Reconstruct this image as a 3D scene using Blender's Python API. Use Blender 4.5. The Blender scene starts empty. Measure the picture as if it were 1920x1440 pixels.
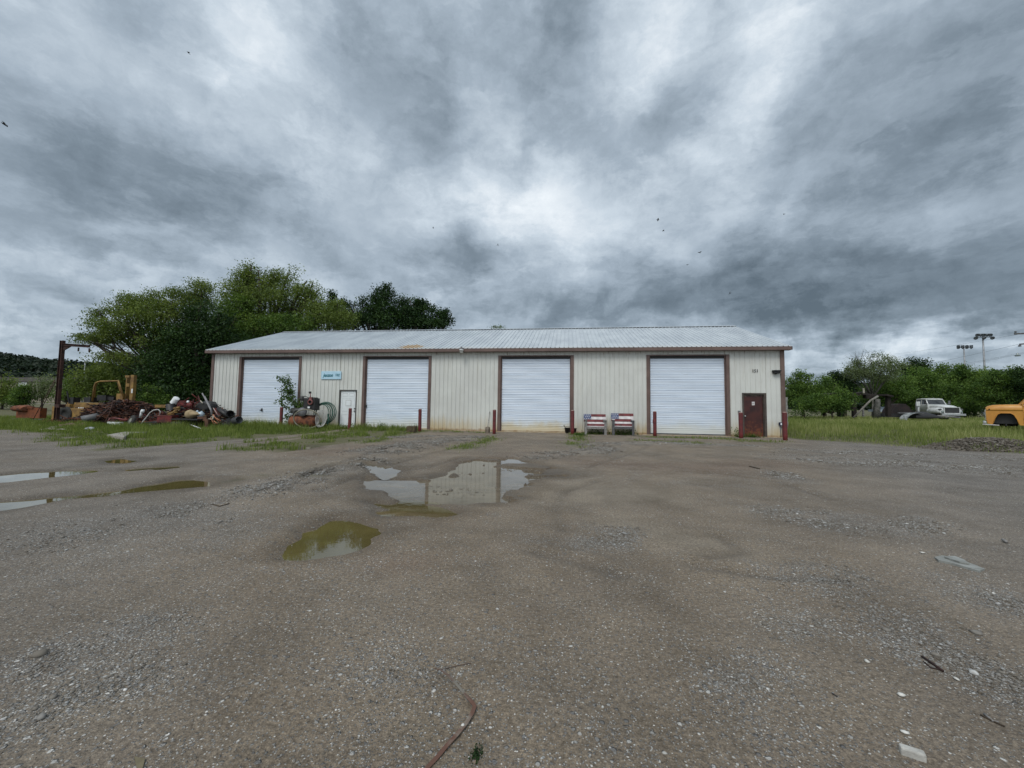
import bpy, math, random
import numpy as np
from mathutils import Vector, Matrix
R = math.radians
random.seed(7)
rng = np.random.default_rng(11)
scene = bpy.context.scene
col = scene.collection

# ------------------------------------------------------------------ camera
EYE = np.array([0.0, 0.0, 1.32])
FP, PITCH, ROLL, YAW = 750.0, 0.05943, 0.01351, -0.13691      # focal length in px of a 1920 px wide frame
def _fr(v):
    c, s = math.cos(YAW), math.sin(YAW)
    return np.array([v[0]*c + v[1]*s, -v[0]*s + v[1]*c, v[2]])
_r0 = np.array([1.0, 0, 0]); _u0 = np.array([0, -math.sin(PITCH), math.cos(PITCH)]); _f0 = np.array([0, math.cos(PITCH), math.sin(PITCH)])
RT = _fr(_r0*math.cos(ROLL) + _u0*math.sin(ROLL)); UP = _fr(-_r0*math.sin(ROLL) + _u0*math.cos(ROLL)); FW = _fr(_f0)
cam_d = bpy.data.cameras.new('camera'); cam = bpy.data.objects.new('camera', cam_d); col.objects.link(cam)
cam_d.sensor_width = 36.0; cam_d.lens = 36.0*FP/1920.0; cam_d.clip_start = 0.05; cam_d.clip_end = 5000
cam.matrix_world = Matrix(((RT[0], UP[0], -FW[0], EYE[0]), (RT[1], UP[1], -FW[1], EYE[1]), (RT[2], UP[2], -FW[2], EYE[2]), (0, 0, 0, 1)))
scene.camera = cam
scene.render.resolution_x, scene.render.resolution_y = 1024, 768
scene.view_settings.view_transform = 'Standard'; scene.view_settings.look = 'None'
scene.view_settings.exposure = 0.22; scene.view_settings.gamma = 1.0

def ray(px, py):
    return FW + RT*((px-960)/FP) - UP*((py-720)/FP)
def G(px, py, z=0.0):                       # where the sight line meets the level z
    d = ray(px, py); t = (z-EYE[2])/d[2]; return EYE + d*t
def V(px, py, Y):                           # ... meets the vertical plane y = Y
    d = ray(px, py); return EYE + d*(Y/d[1])
def D(px, py, depth):
    return EYE + ray(px, py)*depth
def proj(x, y, z):
    q = np.stack([x-EYE[0], y-EYE[1], z-EYE[2]], -1)
    dz = q@FW; dz = np.where(np.abs(dz) < 1e-3, 1e-3, dz)
    return 960+FP*(q@RT)/dz, 720-FP*(q@UP)/dz, dz

# ------------------------------------------------------------------ sun
SUN_EL, SUN_AZ = R(52), R(200)              # azimuth from +Y, clockwise: behind the viewer's left shoulder
sd = bpy.data.lights.new('sun', 'SUN'); sd.energy = 1.5; sd.angle = R(25); sd.color = (1.0, 0.97, 0.92)
sun = bpy.data.objects.new('sun', sd); col.objects.link(sun)
sv = Vector((math.sin(SUN_AZ)*math.cos(SUN_EL), math.cos(SUN_AZ)*math.cos(SUN_EL), math.sin(SUN_EL)))
sun.rotation_euler = sv.to_track_quat('Z', 'Y').to_euler()

# ------------------------------------------------------------------ node helper
class NT:
    def __init__(s, tree): s.t = tree; s.n = tree.nodes; s.l = tree.links
    def node(s, typ, **kw):
        nd = s.n.new(typ)
        for k, v in kw.items(): setattr(nd, k, v)
        return nd
    def put(s, sock, v):
        if v is None: return
        if isinstance(v, bpy.types.NodeSocket): s.l.new(v, sock)
        else: sock.default_value = v
    def math(s, op, a, b=None, c=None, clamp=False):
        nd = s.node('ShaderNodeMath', operation=op, use_clamp=clamp)
        s.put(nd.inputs[0], a); s.put(nd.inputs[1], b)
        if c is not None: s.put(nd.inputs[2], c)
        return nd.outputs[0]
    def vm(s, op, a, b=None, out=0):
        nd = s.node('ShaderNodeVectorMath', operation=op); s.put(nd.inputs[0], a)
        if op == 'SCALE': s.put(nd.inputs[3], b)
        elif b is not None: s.put(nd.inputs[1], b)
        return nd.outputs[out]
    def noise(s, vec, scale, detail=4, rough=0.55, dist=0.0, color=False):
        nd = s.node('ShaderNodeTexNoise'); s.put(nd.inputs['Vector'], vec); s.put(nd.inputs['Scale'], scale)
        nd.inputs['Detail'].default_value = detail; nd.inputs['Roughness'].default_value = rough; nd.inputs['Distortion'].default_value = dist
        return nd.outputs[1 if color else 0]
    def voro(s, vec, scale, feature='F1', rnd=1.0):
        nd = s.node('ShaderNodeTexVoronoi', feature=feature); s.put(nd.inputs['Vector'], vec); s.put(nd.inputs['Scale'], scale)
        nd.inputs['Randomness'].default_value = rnd
        return nd
    def ss(s, x, a, b, lo=0.0, hi=1.0, kind='SMOOTHSTEP'):
        nd = s.node('ShaderNodeMapRange', interpolation_type=kind)
        s.put(nd.inputs[0], x); s.put(nd.inputs[1], a); s.put(nd.inputs[2], b); s.put(nd.inputs[3], lo); s.put(nd.inputs[4], hi)
        return nd.outputs[0]
    def mix(s, f, a, b, blend='MIX'):
        nd = s.node('ShaderNodeMix', data_type='RGBA', blend_type=blend)
        def c(v): return (*v, 1.0) if isinstance(v, (tuple, list)) and len(v) == 3 else v
        s.put(nd.inputs[0], f); s.put(nd.inputs[6], c(a)); s.put(nd.inputs[7], c(b)); return nd.outputs[2]
    def ramp(s, f, stops):
        nd = s.node('ShaderNodeValToRGB'); s.put(nd.inputs[0], f); e = nd.color_ramp.elements
        while len(e) < len(stops): e.new(0.5)
        for k, (p, c) in enumerate(stops): e[k].position = p; e[k].color = (*c, 1)
        return nd.outputs[0]
    def comb(s, x, y, z):
        nd = s.node('ShaderNodeCombineXYZ'); s.put(nd.inputs[0], x); s.put(nd.inputs[1], y); s.put(nd.inputs[2], z); return nd.outputs[0]
    def sep(s, v):
        nd = s.node('ShaderNodeSeparateXYZ'); s.put(nd.inputs[0], v); return nd.outputs
    def attr(s, name):
        return s.node('ShaderNodeAttribute', attribute_name=name).outputs['Fac']

# ------------------------------------------------------------------ sky: broken grey overcast in the world
world = bpy.data.worlds.new('World'); scene.world = world; world.use_nodes = True
w = NT(world.node_tree)
for nd in list(w.n): w.n.remove(nd)
gen = w.node('ShaderNodeTexCoord').outputs['Generated']
dz = w.sep(gen)[2]
den = w.math('ADD', w.math('MAXIMUM', dz, 0.0), 0.16)
plane = w.vm('SCALE', gen, w.math('DIVIDE', 1.0, den))
plane = w.comb(w.sep(plane)[0], w.sep(plane)[1], w.math('MULTIPLY', dz, 1.5))
wa = w.vm('SUBTRACT', w.noise(plane, 1.1, 3, 0.5, color=True), (0.5, 0.5, 0.5))
wb = w.vm('SUBTRACT', w.noise(plane, 3.6, 6, 0.6, color=True), (0.5, 0.5, 0.5))
wc = w.vm('SUBTRACT', w.noise(gen, 6.5, 6, 0.62, color=True), (0.5, 0.5, 0.5))
warp = w.vm('ADD', gen, w.vm('ADD', w.vm('SCALE', wa, 0.16), w.vm('ADD', w.vm('SCALE', wb, 0.09), w.vm('SCALE', wc, 0.13))))
# cloud masses: place in the frame (px of 1920), radii, rotation, brightness
BLOBS = [(850,395,190,80,-10,.26),(1010,430,90,60,0,.30),(1060,470,60,30,0,.12),(1260,95,120,42,-35,.28),(1190,160,36,80,15,.22),(1425,190,52,150,5,.28),
 (1440,60,40,80,10,.14),(1550,80,90,60,-20,.16),(1700,60,70,90,20,.12),(485,100,60,120,-28,.24),(430,60,50,90,-30,.14),(110,60,240,70,0,.10),(60,620,140,40,0,.26),(170,600,110,30,0,.16),(60,500,150,26,8,.12),
 (650,70,40,120,-30,-.14),(760,150,60,140,-20,-.16),(820,220,60,60,-20,-.12),(1015,240,34,110,-10,-.22),(1020,60,80,60,0,-.16),(345,350,130,60,20,-.24),(240,300,180,70,15,-.14),
 (420,400,90,46,20,-.22),(180,380,160,40,10,-.10),(885,465,64,48,0,-.40),(850,500,110,26,0,-.22),(1330,500,130,52,0,-.30),(1400,520,120,24,0,-.22),(1300,150,60,60,-10,-.24),(1320,190,80,30,0,-.14),(1560,190,110,80,0,-.16),(1500,230,60,60,0,-.12),
 (1750,545,250,46,-2,-.62),(1560,560,160,30,2,-.28),(1880,440,120,120,0,-.20),(1640,380,200,80,0,-.08),(1800,250,200,200,0,-.12),(1150,560,170,46,0,-.14),(1020,570,120,30,0,-.16),(1500,600,130,30,0,-.16),
 (1600,678,150,15,0,.30),(1530,672,80,10,0,.16),(1850,655,120,22,-5,.26),(1720,640,60,20,0,.12),(1760,425,60,26,-10,.14),(1490,395,26,30,0,.26),(1270,475,60,18,-10,.18),(1200,420,60,60,0,.08),(600,580,120,40,0,.06),(280,495,40,14,20,-.16),(215,467,22,8,5,-.14),(190,560,40,20,-20,-.12),(25,600,60,12,0,-.20),(1420,470,120,20,10,.06),(850,545,60,12,10,.20)]
tot = None
for (bx, by, rx, ry, rot, amt) in BLOBS:
    c = ray(bx, by); dep = np.linalg.norm(c)
    ca, sa = math.cos(R(rot)), math.sin(R(rot))
    a = RT*ca + UP*sa; b = -RT*sa + UP*ca
    sx, sy = rx/FP/dep, ry/FP/dep
    cn = c/dep
    a = a-cn*(a@cn); b = b-cn*(b@cn)
    q1 = w.vm('DOT_PRODUCT', warp, tuple(a/sx), 1); q2 = w.vm('DOT_PRODUCT', warp, tuple(b/sy), 1)
    s2 = w.math('MULTIPLY_ADD', q1, q1, w.math('MULTIPLY', q2, q2))
    g = w.math('EXPONENT', w.math('MULTIPLY', s2, -0.7))
    tot = w.math('MULTIPLY_ADD', g, amt, tot if tot is not None else 0.0)
n1 = w.noise(w.vm('MULTIPLY', plane, (1.0, 0.75, 1.0)), 1.7, 8, 0.56, 0.35)
n2 = w.noise(w.vm('MULTIPLY', plane, (1.0, 0.6, 1.0)), 5.5, 7, 0.6, 0.25)
n3 = w.noise(w.vm('ADD', gen, w.vm('SCALE', wc, 0.1)), 9.0, 8, 0.62)
v = w.math('MULTIPLY_ADD', w.math('ARCTANGENT', w.math('MULTIPLY', tot, 2.3)), 0.36, 0.535)
low = w.ss(dz, 0.03, 0.36)
v = w.math('MULTIPLY_ADD', w.math('SUBTRACT', n1, 0.5), w.math('MULTIPLY_ADD', low, 0.40, 0.10), v)
v = w.math('MULTIPLY_ADD', w.math('SUBTRACT', n2, 0.5), w.math('MULTIPLY_ADD', low, 0.14, 0.04), v)
dirl = w.vm('ADD', w.vm('MULTIPLY', gen, (1.0, 1.0, 1.25)), w.vm('SCALE', wc, 0.16))
l1 = w.noise(dirl, 5.0, 9, 0.60, 0.2); l2 = w.noise(dirl, 13.0, 8, 0.62, 0.15)
n4 = w.noise(w.vm('ADD', plane, w.vm('SCALE', wb, 0.5)), 2.4, 9, 0.62, 0.3)
v = w.math('MULTIPLY_ADD', w.math('SUBTRACT', w.ss(l1, 0.38, 0.62), 0.5), w.math('MULTIPLY_ADD', low, -0.20, 0.32), v)
v = w.math('MULTIPLY_ADD', w.math('SUBTRACT', low, 1.0), 0.13, v)
v = w.math('MULTIPLY_ADD', w.math('SUBTRACT', l2, 0.5), w.math('MULTIPLY_ADD', low, -0.26, 0.42), v)
v = w.math('MULTIPLY_ADD', w.math('SUBTRACT', w.ss(n4, 0.40, 0.62), 0.5), w.math('MULTIPLY', low, 0.12), v)
v = w.math('MULTIPLY_ADD', w.math('SUBTRACT', n3, 0.5), 0.26, v)
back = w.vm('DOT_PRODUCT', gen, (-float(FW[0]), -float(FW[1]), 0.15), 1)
v = w.math('MULTIPLY_ADD', w.ss(back, -0.1, 0.9), 0.35, v)  # unseen sky behind the viewer brightened to light the facade
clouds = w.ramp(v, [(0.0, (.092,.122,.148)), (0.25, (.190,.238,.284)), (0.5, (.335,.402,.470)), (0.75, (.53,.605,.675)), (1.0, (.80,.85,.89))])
sky = w.node('ShaderNodeTexSky', sky_type='NISHITA', sun_disc=False)
sky.sun_elevation = SUN_EL; sky.sun_rotation = SUN_AZ
cl10 = w.vm('SCALE', clouds, 10.0)
bg = w.node('ShaderNodeBackground'); bg.inputs['Strength'].default_value = 0.1
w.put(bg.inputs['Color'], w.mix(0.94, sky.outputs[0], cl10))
wo = w.node('ShaderNodeOutputWorld'); w.l.new(bg.outputs[0], wo.inputs['Surface'])
world.cycles.sampling_method = 'MANUAL'; world.cycles.sample_map_resolution = 512

# ------------------------------------------------------------------ materials
MATS = {}
def pm(name, c1, c2=None, scale=3.0, rough=0.6, metal=0.0, bump=0.0, bscale=None, contrast=(0.35, 0.65), spec=0.5, detail=6):
    if name in MATS: return MATS[name]
    m = bpy.data.materials.new(name); m.use_nodes = True; t = NT(m.node_tree); p = t.n['Principled BSDF']
    p.inputs['Roughness'].default_value = rough; p.inputs['Metallic'].default_value = metal; p.inputs['Specular IOR Level'].default_value = spec
    oc = t.node('ShaderNodeTexCoord').outputs['Object']
    if c2 is None: c2 = tuple(x*0.72 for x in c1)
    n = t.noise(oc, scale, detail, 0.62); f = t.ss(n, contrast[0], contrast[1])
    t.put(p.inputs['Base Color'], t.mix(f, c1, c2))
    t.put(p.inputs['Roughness'], t.ss(n, 0.3, 0.7, max(rough-.1, .02), min(rough+.12, 1)))
    if bump:
        b = t.node('ShaderNodeBump'); b.inputs['Strength'].default_value = bump; b.inputs['Distance'].default_value = 0.02
        t.put(b.inputs['Height'], t.noise(oc, bscale or scale*4, 5, 0.6)); t.l.new(b.outputs[0], p.inputs['Normal'])
    MATS[name] = m; return m
def newmat(name):
    m = bpy.data.materials.new(name); m.use_nodes = True; MATS[name] = m; t = NT(m.node_tree); return m, t, t.n['Principled BSDF']

BROWN = pm('brown_trim_paint', (.150,.098,.082), (.105,.068,.058), 1.5, .5, bump=.05)
RUST = pm('rusty_steel', (.060,.022,.014), (.026,.013,.011), 4, .85, bump=.5)
RUST2 = pm('bright_rust', (.20,.065,.025), (.07,.028,.018), 5, .85, bump=.4)
REDP = pm('bollard_red_paint', (.150,.022,.022), (.095,.020,.022), 5, .55, bump=.15)
CONC = pm('concrete', (.34,.32,.28), (.24,.22,.19), 6, .9, bump=.4)
DIRTC = pm('stained_concrete', (.42,.36,.26), (.30,.22,.13), 3, .9, bump=.3)
BLACK = pm('black_metal', (.012,.012,.014), (.025,.024,.024), 6, .55)
RUBBER = pm('black_rubber', (.018,.018,.018), (.035,.034,.032), 5, .85, bump=.2)
YEL = pm('faded_yellow_paint', (.29,.175,.045), (.15,.085,.03), 2.5, .65, bump=.15)
TRUCKY = pm('truck_yellow_paint', (.56,.27,.045), (.44,.19,.032), 1.4, .42, contrast=(.3,.75))
ORG = pm('faded_orange_paint', (.20,.055,.014), (.12,.035,.012), 3, .7)
WHT = pm('weathered_white_paint', (.66,.69,.68), (.45,.48,.47), 3, .55)
REDM = pm('scrap_red_paint', (.17,.018,.016), (.06,.014,.012), 4, .55)
TAN = pm('tan_cloth', (.34,.26,.15), (.24,.18,.10), 4, .9)
BLUEW = pm('pale_blue_plastic', (.45,.55,.62), (.34,.42,.48), 4, .45)
GREY = pm('dull_grey_metal', (.16,.165,.17), (.10,.10,.10), 4, .5, .3)
SILV = pm('bare_aluminium', (.52,.54,.55), (.38,.39,.40), 5, .4, .6)
WOODG = pm('weathered_grey_wood', (.26,.25,.24), (.15,.145,.14), 9, .85, bump=.3)
WOODB = pm('dark_wet_wood', (.075,.055,.035), (.035,.026,.018), 8, .85, bump=.3)
COPPER = pm('orange_conduit', (.42,.16,.07), (.25,.10,.05), 4, .6)
BLUE = pm('flag_blue_paint', (.018,.045,.14), (.03,.06,.15), 8, .6)
FRED = pm('flag_red_paint', (.16,.018,.022), (.09,.015,.018), 6, .6)
FWHT = pm('flag_white_paint', (.68,.66,.66), (.52,.48,.48), 6, .6)
GHOSE = pm('green_rubber_hose', (.010,.085,.055), (.015,.05,.035), 6, .5)
BHOSE = pm('beige_rubber_hose', (.24,.23,.18), (.17,.16,.12), 6, .7)
WHOSE = pm('white_plastic_hose', (.50,.50,.48), (.36,.36,.35), 6, .6)
GLASS = pm('dark_window_glass', (.03,.035,.04), (.05,.055,.06), 2, .08, spec=.8)
GLASSL = pm('pale_window_glass', (.22,.27,.26), (.16,.19,.19), 2, .12, spec=.8)
BARK = pm('tree_bark', (.060,.048,.036), (.028,.022,.017), 5, .95, bump=.6)
BARKG = pm('grey_twig_bark', (.12,.115,.10), (.07,.065,.055), 5, .95)
DOORW = pm('white_door_paint', (.74,.78,.80), (.66,.70,.71), 1.5, .5)
GLOSSW = pm('white_plastic', (.78,.80,.80), (.66,.68,.69), 4, .35)
STONE = pm('pale_stone', (.42,.41,.38), (.30,.29,.27), 10, .85, bump=.3)
POLEG = pm('galvanised_pole', (.30,.31,.32), (.22,.23,.24), 2, .55, .3)
BEIGE = pm('beige_siding', (.30,.27,.21), (.24,.21,.17), 1.0, .8)

def wall_mat():
    m, t, p = newmat('cream_ribbed_siding')
    oc = t.node('ShaderNodeTexCoord').outputs['Object']; X, Y, Z = t.sep(oc)
    n = t.noise(oc, 0.8, 5, .6); n2 = t.noise(t.comb(t.math('MULTIPLY', X, 9.0), Y, t.math('MULTIPLY', Z, .7)), 1.0, 5, .65)
    base = t.mix(t.ss(n, .35, .65), (.61,.625,.59), (.55,.56,.53))
    base = t.mix(t.math('MULTIPLY', t.ss(n2, .5, .75), .35), base, (.40,.38,.31))
    hgt = t.math('ADD', Z, t.math('MULTIPLY', t.math('SUBTRACT', n2, .5), 1.3))
    st = t.ss(hgt, .95, .12)
    where = t.ss(t.noise(t.comb(X, 0.0, 0.0), .35, 2, .5), .35, .6, .45, 1.0)
    base = t.mix(t.math('MULTIPLY', t.math('MULTIPLY', st, where), .75), base, (.43,.32,.14))
    mud = t.ss(t.math('ADD', Z, t.math('MULTIPLY', t.math('SUBTRACT', t.noise(oc, 5, 5, .7), .5), .25)), .24, .10)
    base = t.mix(t.math('MULTIPLY', mud, .8), base, (.25,.15,.07))
    rs = t.math('MULTIPLY', t.ss(t.noise(t.comb(t.math('MULTIPLY', X, 14.0), Y, t.math('MULTIPLY', Z, 2.2)), 1.0, 4, .6), .56, .70), t.ss(Z, 3.85, 4.25))
    base = t.mix(t.math('MULTIPLY', rs, .7), base, (.14,.07,.035))
    grime = t.ss(t.noise(oc, 3.0, 8, .75), .60, .74); base = t.mix(t.math('MULTIPLY', grime, .25), base, (.30,.27,.2))
    t.put(p.inputs['Base Color'], base); p.inputs['Roughness'].default_value = .5
    return m
SIDING = wall_mat()
def roof_mat():
    m, t, p = newmat('galvanised_ribbed_roofing')
    oc = t.node('ShaderNodeTexCoord').outputs['Object']; X, Y, Z = t.sep(oc)
    n = t.noise(t.comb(X, t.math('MULTIPLY', Y, .35), 0.0), 1.2, 6, .65)
    base = t.mix(t.ss(n, .35, .65), (.60,.64,.66), (.48,.52,.55))
    pale = t.ss(t.math('ADD', Y, t.math('MULTIPLY', t.noise(oc, .9, 4, .6), 1.8)), 21.75, 21.15)
    base = t.mix(t.math('MULTIPLY', pale, .5), base, (.66,.64,.58))
    q = V(773, 648, 21.0)
    dx = t.math('DIVIDE', t.math('SUBTRACT', X, float(q[0])), .75); dy = t.math('DIVIDE', t.math('SUBTRACT', Y, 20.9), .55)
    rr = t.math('MULTIPLY_ADD', dx, dx, t.math('MULTIPLY', dy, dy))
    rr = t.math('MULTIPLY_ADD', t.math('SUBTRACT', t.noise(oc, 3.5, 5, .6), .5), 2.2, rr)
    base = t.mix(t.ss(rr, 1.1, .5, 0, .85), base, (.46,.29,.12))
    t.put(p.inputs['Base Color'], base); p.inputs['Roughness'].default_value = .42; p.inputs['Metallic'].default_value = .35
    return m
ROOFM = roof_mat()
def curtain_mat():
    m, t, p = newmat('white_roller_curtain')
    oc = t.node('ShaderNodeTexCoord').outputs['Object']; X, Y, Z = t.sep(oc)
    n = t.noise(t.comb(t.math('MULTIPLY', X, .4), Y, t.math('MULTIPLY', Z, 3.0)), 1.6, 5, .6)
    base = t.mix(t.ss(n, .35, .7), (.66,.74,.84), (.58,.66,.76))
    # darker lines at the grooves between the slats
    fr = t.math('FRACT', t.math('DIVIDE', Z, 0.27)); ln = t.ss(t.math('ABSOLUTE', t.math('SUBTRACT', fr, .5)), .43, .49)
    base = t.mix(t.math('MULTIPLY', ln, .55), base, (.30,.34,.38))
    hz = t.math('ADD', Z, t.math('MULTIPLY', t.math('SUBTRACT', t.noise(oc, 1.3, 5, .65), .5), .9))
    base = t.mix(t.ss(hz, .95, .30, 0, .45), base, (.60,.60,.50))
    mid = t.ss(t.math('ABSOLUTE', t.math('ADD', X, 1.6)), 3.0, 1.5)
    base = t.mix(t.math('MULTIPLY', t.ss(hz, .75, .22), t.math('MULTIPLY_ADD', mid, .6, .15)), base, (.52,.42,.22))
    g = t.ss(t.noise(t.comb(X, Y, t.math('MULTIPLY', Z, 5.0)), 2.0, 8, .7), .58, .72); base = t.mix(t.math('MULTIPLY', g, .22), base, (.40,.42,.40))
    t.put(p.inputs['Base Color'], base); p.inputs['Roughness'].default_value = .42
    return m
CURT = curtain_mat()
def rustdoor_mat():
    m, t, p = newmat('peeling_rust_red_door')
    oc = t.node('ShaderNodeTexCoord').outputs['Object']; X, Y, Z = t.sep(oc)
    n = t.noise(oc, 3.0, 7, .65); n2 = t.noise(oc, 9.0, 6, .7)
    base = t.mix(t.ss(n, .35, .6), (.034,.009,.009), (.062,.016,.012))
    base = t.mix(t.ss(t.math('MULTIPLY_ADD', n2, .9, t.math('MULTIPLY', Z, -.33)), .20, .42), base, (.14,.042,.018))
    base = t.mix(t.ss(t.math('ADD', Z, t.math('MULTIPLY', n, .35)), 2.20, 2.28), base, (.17,.14,.10))
    t.put(p.inputs['Base Color'], base); p.inputs['Roughness'].default_value = .42
    b = t.node('ShaderNodeBump'); b.inputs['Strength'].default_value = .2; t.put(b.inputs['Height'], n2); t.l.new(b.outputs[0], p.inputs['Normal'])
    return m
RDOOR = rustdoor_mat()
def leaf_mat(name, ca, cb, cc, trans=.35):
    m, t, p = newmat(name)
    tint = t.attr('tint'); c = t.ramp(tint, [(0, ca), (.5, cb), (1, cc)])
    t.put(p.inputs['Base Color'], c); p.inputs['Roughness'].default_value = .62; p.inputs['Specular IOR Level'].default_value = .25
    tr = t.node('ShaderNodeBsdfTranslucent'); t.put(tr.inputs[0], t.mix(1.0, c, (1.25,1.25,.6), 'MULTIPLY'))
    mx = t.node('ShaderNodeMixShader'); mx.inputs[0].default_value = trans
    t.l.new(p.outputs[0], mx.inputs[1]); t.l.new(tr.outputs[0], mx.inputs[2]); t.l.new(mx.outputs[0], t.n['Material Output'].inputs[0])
    return m
L_OLIVE = leaf_mat('olive_leaves', (.050,.085,.018), (.130,.180,.040), (.27,.335,.095))
L_DARK = leaf_mat('dark_green_leaves', (.008,.024,.008), (.022,.052,.012), (.062,.118,.025), .25)
L_MID = leaf_mat('mid_green_leaves', (.024,.058,.013), (.090,.160,.030), (.20,.29,.065))
L_PALE = leaf_mat('grey_green_leaves', (.07,.10,.045), (.15,.195,.09), (.26,.31,.17))
L_FAR = leaf_mat('far_forest_leaves', (.008,.017,.008), (.014,.028,.012), (.026,.044,.016), .15)
GRASSM = leaf_mat('grass_blades', (.060,.095,.020), (.150,.205,.045), (.31,.34,.12), .4)
FIELDM = leaf_mat('field_grass_blades', (.095,.130,.032), (.200,.250,.070), (.40,.40,.20), .4)
WEEDM = leaf_mat('weed_leaves', (.03,.07,.012), (.065,.13,.022), (.12,.19,.04), .35)

# ------------------------------------------------------------------ object helpers
def tag(o, label=None, cat=None, group=None, kind=None):
    if label: o['label'] = label
    if cat: o['category'] = cat
    if group: o['group'] = group
    if kind: o['kind'] = kind
    return o
def thing(name, label, cat, loc=(0, 0, 0), rz=0.0, group=None):
    o = bpy.data.objects.new(name, None); col.objects.link(o); o.empty_display_size = .2
    o.location = tuple(float(k) for k in loc); o.rotation_euler = (0, 0, rz)
    return tag(o, label, cat, group)
def frame_of(ax):
    ax = np.array(ax, float); L = np.linalg.norm(ax); ax = ax/max(L, 1e-9)
    h = np.array([0, 0, 1.0]) if abs(ax[2]) < .9 else np.array([1.0, 0, 0])
    u = np.cross(h, ax); u /= np.linalg.norm(u); return ax, u, np.cross(ax, u), L
class MB:
    def __init__(s): s.v = []; s.f = []; s.m = []; s.s = []; s.mi = 0
    def add(s, vs, fs, smooth=False):
        o = len(s.v); s.v += [tuple(float(k) for k in p) for p in vs]
        for f in fs: s.f.append(tuple(i+o for i in f)); s.m.append(s.mi); s.s.append(smooth)
        return s
    def box(s, a, b, rz=0.0, c=None):
        x0, y0, z0 = a; x1, y1, z1 = b
        P = [(x0,y0,z0),(x1,y0,z0),(x1,y1,z0),(x0,y1,z0),(x0,y0,z1),(x1,y0,z1),(x1,y1,z1),(x0,y1,z1)]
        if rz:
            c = c or ((x0+x1)/2, (y0+y1)/2); cs, sn = math.cos(rz), math.sin(rz)
            P = [(c[0]+(x-c[0])*cs-(y-c[1])*sn, c[1]+(x-c[0])*sn+(y-c[1])*cs, z) for x, y, z in P]
        return s.add(P, [(0,3,2,1),(4,5,6,7),(0,1,5,4),(1,2,6,5),(2,3,7,6),(3,0,4,7)])
    def beam(s, p, q, wd, ht=None, up=None):
        ht = ht or wd; p = np.array(p, float); q = np.array(q, float); ax, u, v, L = frame_of(q-p)
        if up is not None:
            u = np.cross(ax, up); u /= np.linalg.norm(u); v = np.cross(u, ax)
        P = [p+u*a*wd/2+v*b*ht/2 for a, b in ((-1,-1),(1,-1),(1,1),(-1,1))] + [q+u*a*wd/2+v*b*ht/2 for a, b in ((-1,-1),(1,-1),(1,1),(-1,1))]
        return s.add(P, [(0,3,2,1),(4,5,6,7),(0,1,5,4),(1,2,6,5),(2,3,7,6),(3,0,4,7)])
    def tube(s, pts, r, n=8, closed=False, cap=True):
        pts = [np.array(p, float) for p in pts]; N = len(pts); rs = r if isinstance(r, (list, tuple)) else [r]*N
        vs = []; u = None
        for i in range(N):
            if closed: t = pts[(i+1) % N]-pts[i-1]
            else: t = pts[min(i+1, N-1)]-pts[max(i-1, 0)]
            ax, u1, v1, _ = frame_of(t)
            if u is None: u = u1
            u = u-ax*(u@ax); u /= max(np.linalg.norm(u), 1e-9); vv = np.cross(ax, u)
            for k in range(n):
                a = 2*math.pi*k/n; vs.append(pts[i]+(u*math.cos(a)+vv*math.sin(a))*rs[i])
        fs = []
        for i in range(N if closed else N-1):
            j = (i+1) % N
            for k in range(n): fs.append((i*n+k, i*n+(k+1) % n, j*n+(k+1) % n, j*n+k))
        if cap and not closed: fs += [tuple(range(n-1, -1, -1)), tuple((N-1)*n+k for k in range(n))]
        return s.add(vs, fs, True)
    def cyl(s, p, q, r, n=16, r2=None): return s.tube([p, q], [r, r if r2 is None else r2], n)
    def ring(s, c, ax, Rr, r, n=28, m=8, ry=None, arc=1.0, wob=0.0):
        c = np.array(c, float); a, u, v, _ = frame_of(ax); ry = ry or Rr; k = int(n*arc)
        pts = [c+u*math.cos(2*math.pi*i/n)*Rr+v*math.sin(2*math.pi*i/n)*ry+a*wob*math.sin(3.1*i) for i in range(k if arc >= 1 else k+1)]
        return s.tube(pts, r, m, closed=arc >= 1)
    def lathe(s, c, ax, prof, n=20):
        c = np.array(c, float); a, u, v, _ = frame_of(ax); vs = []
        for (r, h) in prof:
            for k in range(n):
                t = 2*math.pi*k/n; vs.append(c+a*h+(u*math.cos(t)+v*math.sin(t))*max(r, 1e-4))
        fs = [(i*n+k, i*n+(k+1) % n, (i+1)*n+(k+1) % n, (i+1)*n+k) for i in range(len(prof)-1) for k in range(n)]
        return s.add(vs, fs, True)
    def prism(s, poly, p0, U, W, T):
        """polygon (u, w) extruded along T; p0 origin, U and W its axes"""
        p0, U, W, T = (np.array(k, float) for k in (p0, U, W, T)); n = len(poly)
        A = [p0+U*a+W*b for a, b in poly]; B = [k+T for k in A]
        return s.add(A+B, [tuple(range(n)), tuple(range(2*n-1, n-1, -1))]+[(i, i+n, (i+1) % n+n, (i+1) % n) for i in range(n)])
    def loft(s, secs, cap=True, smooth=True):
        n = len(secs[0]); vs = [p for sec in secs for p in sec]
        fs = [(i*n+k, i*n+(k+1) % n, (i+1)*n+(k+1) % n, (i+1)*n+k) for i in range(len(secs)-1) for k in range(n)]
        s.add(vs, fs, smooth)
        if cap: s.add(secs[0], [tuple(range(n-1, -1, -1))]); s.add(secs[-1], [tuple(range(n))])
        return s
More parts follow.
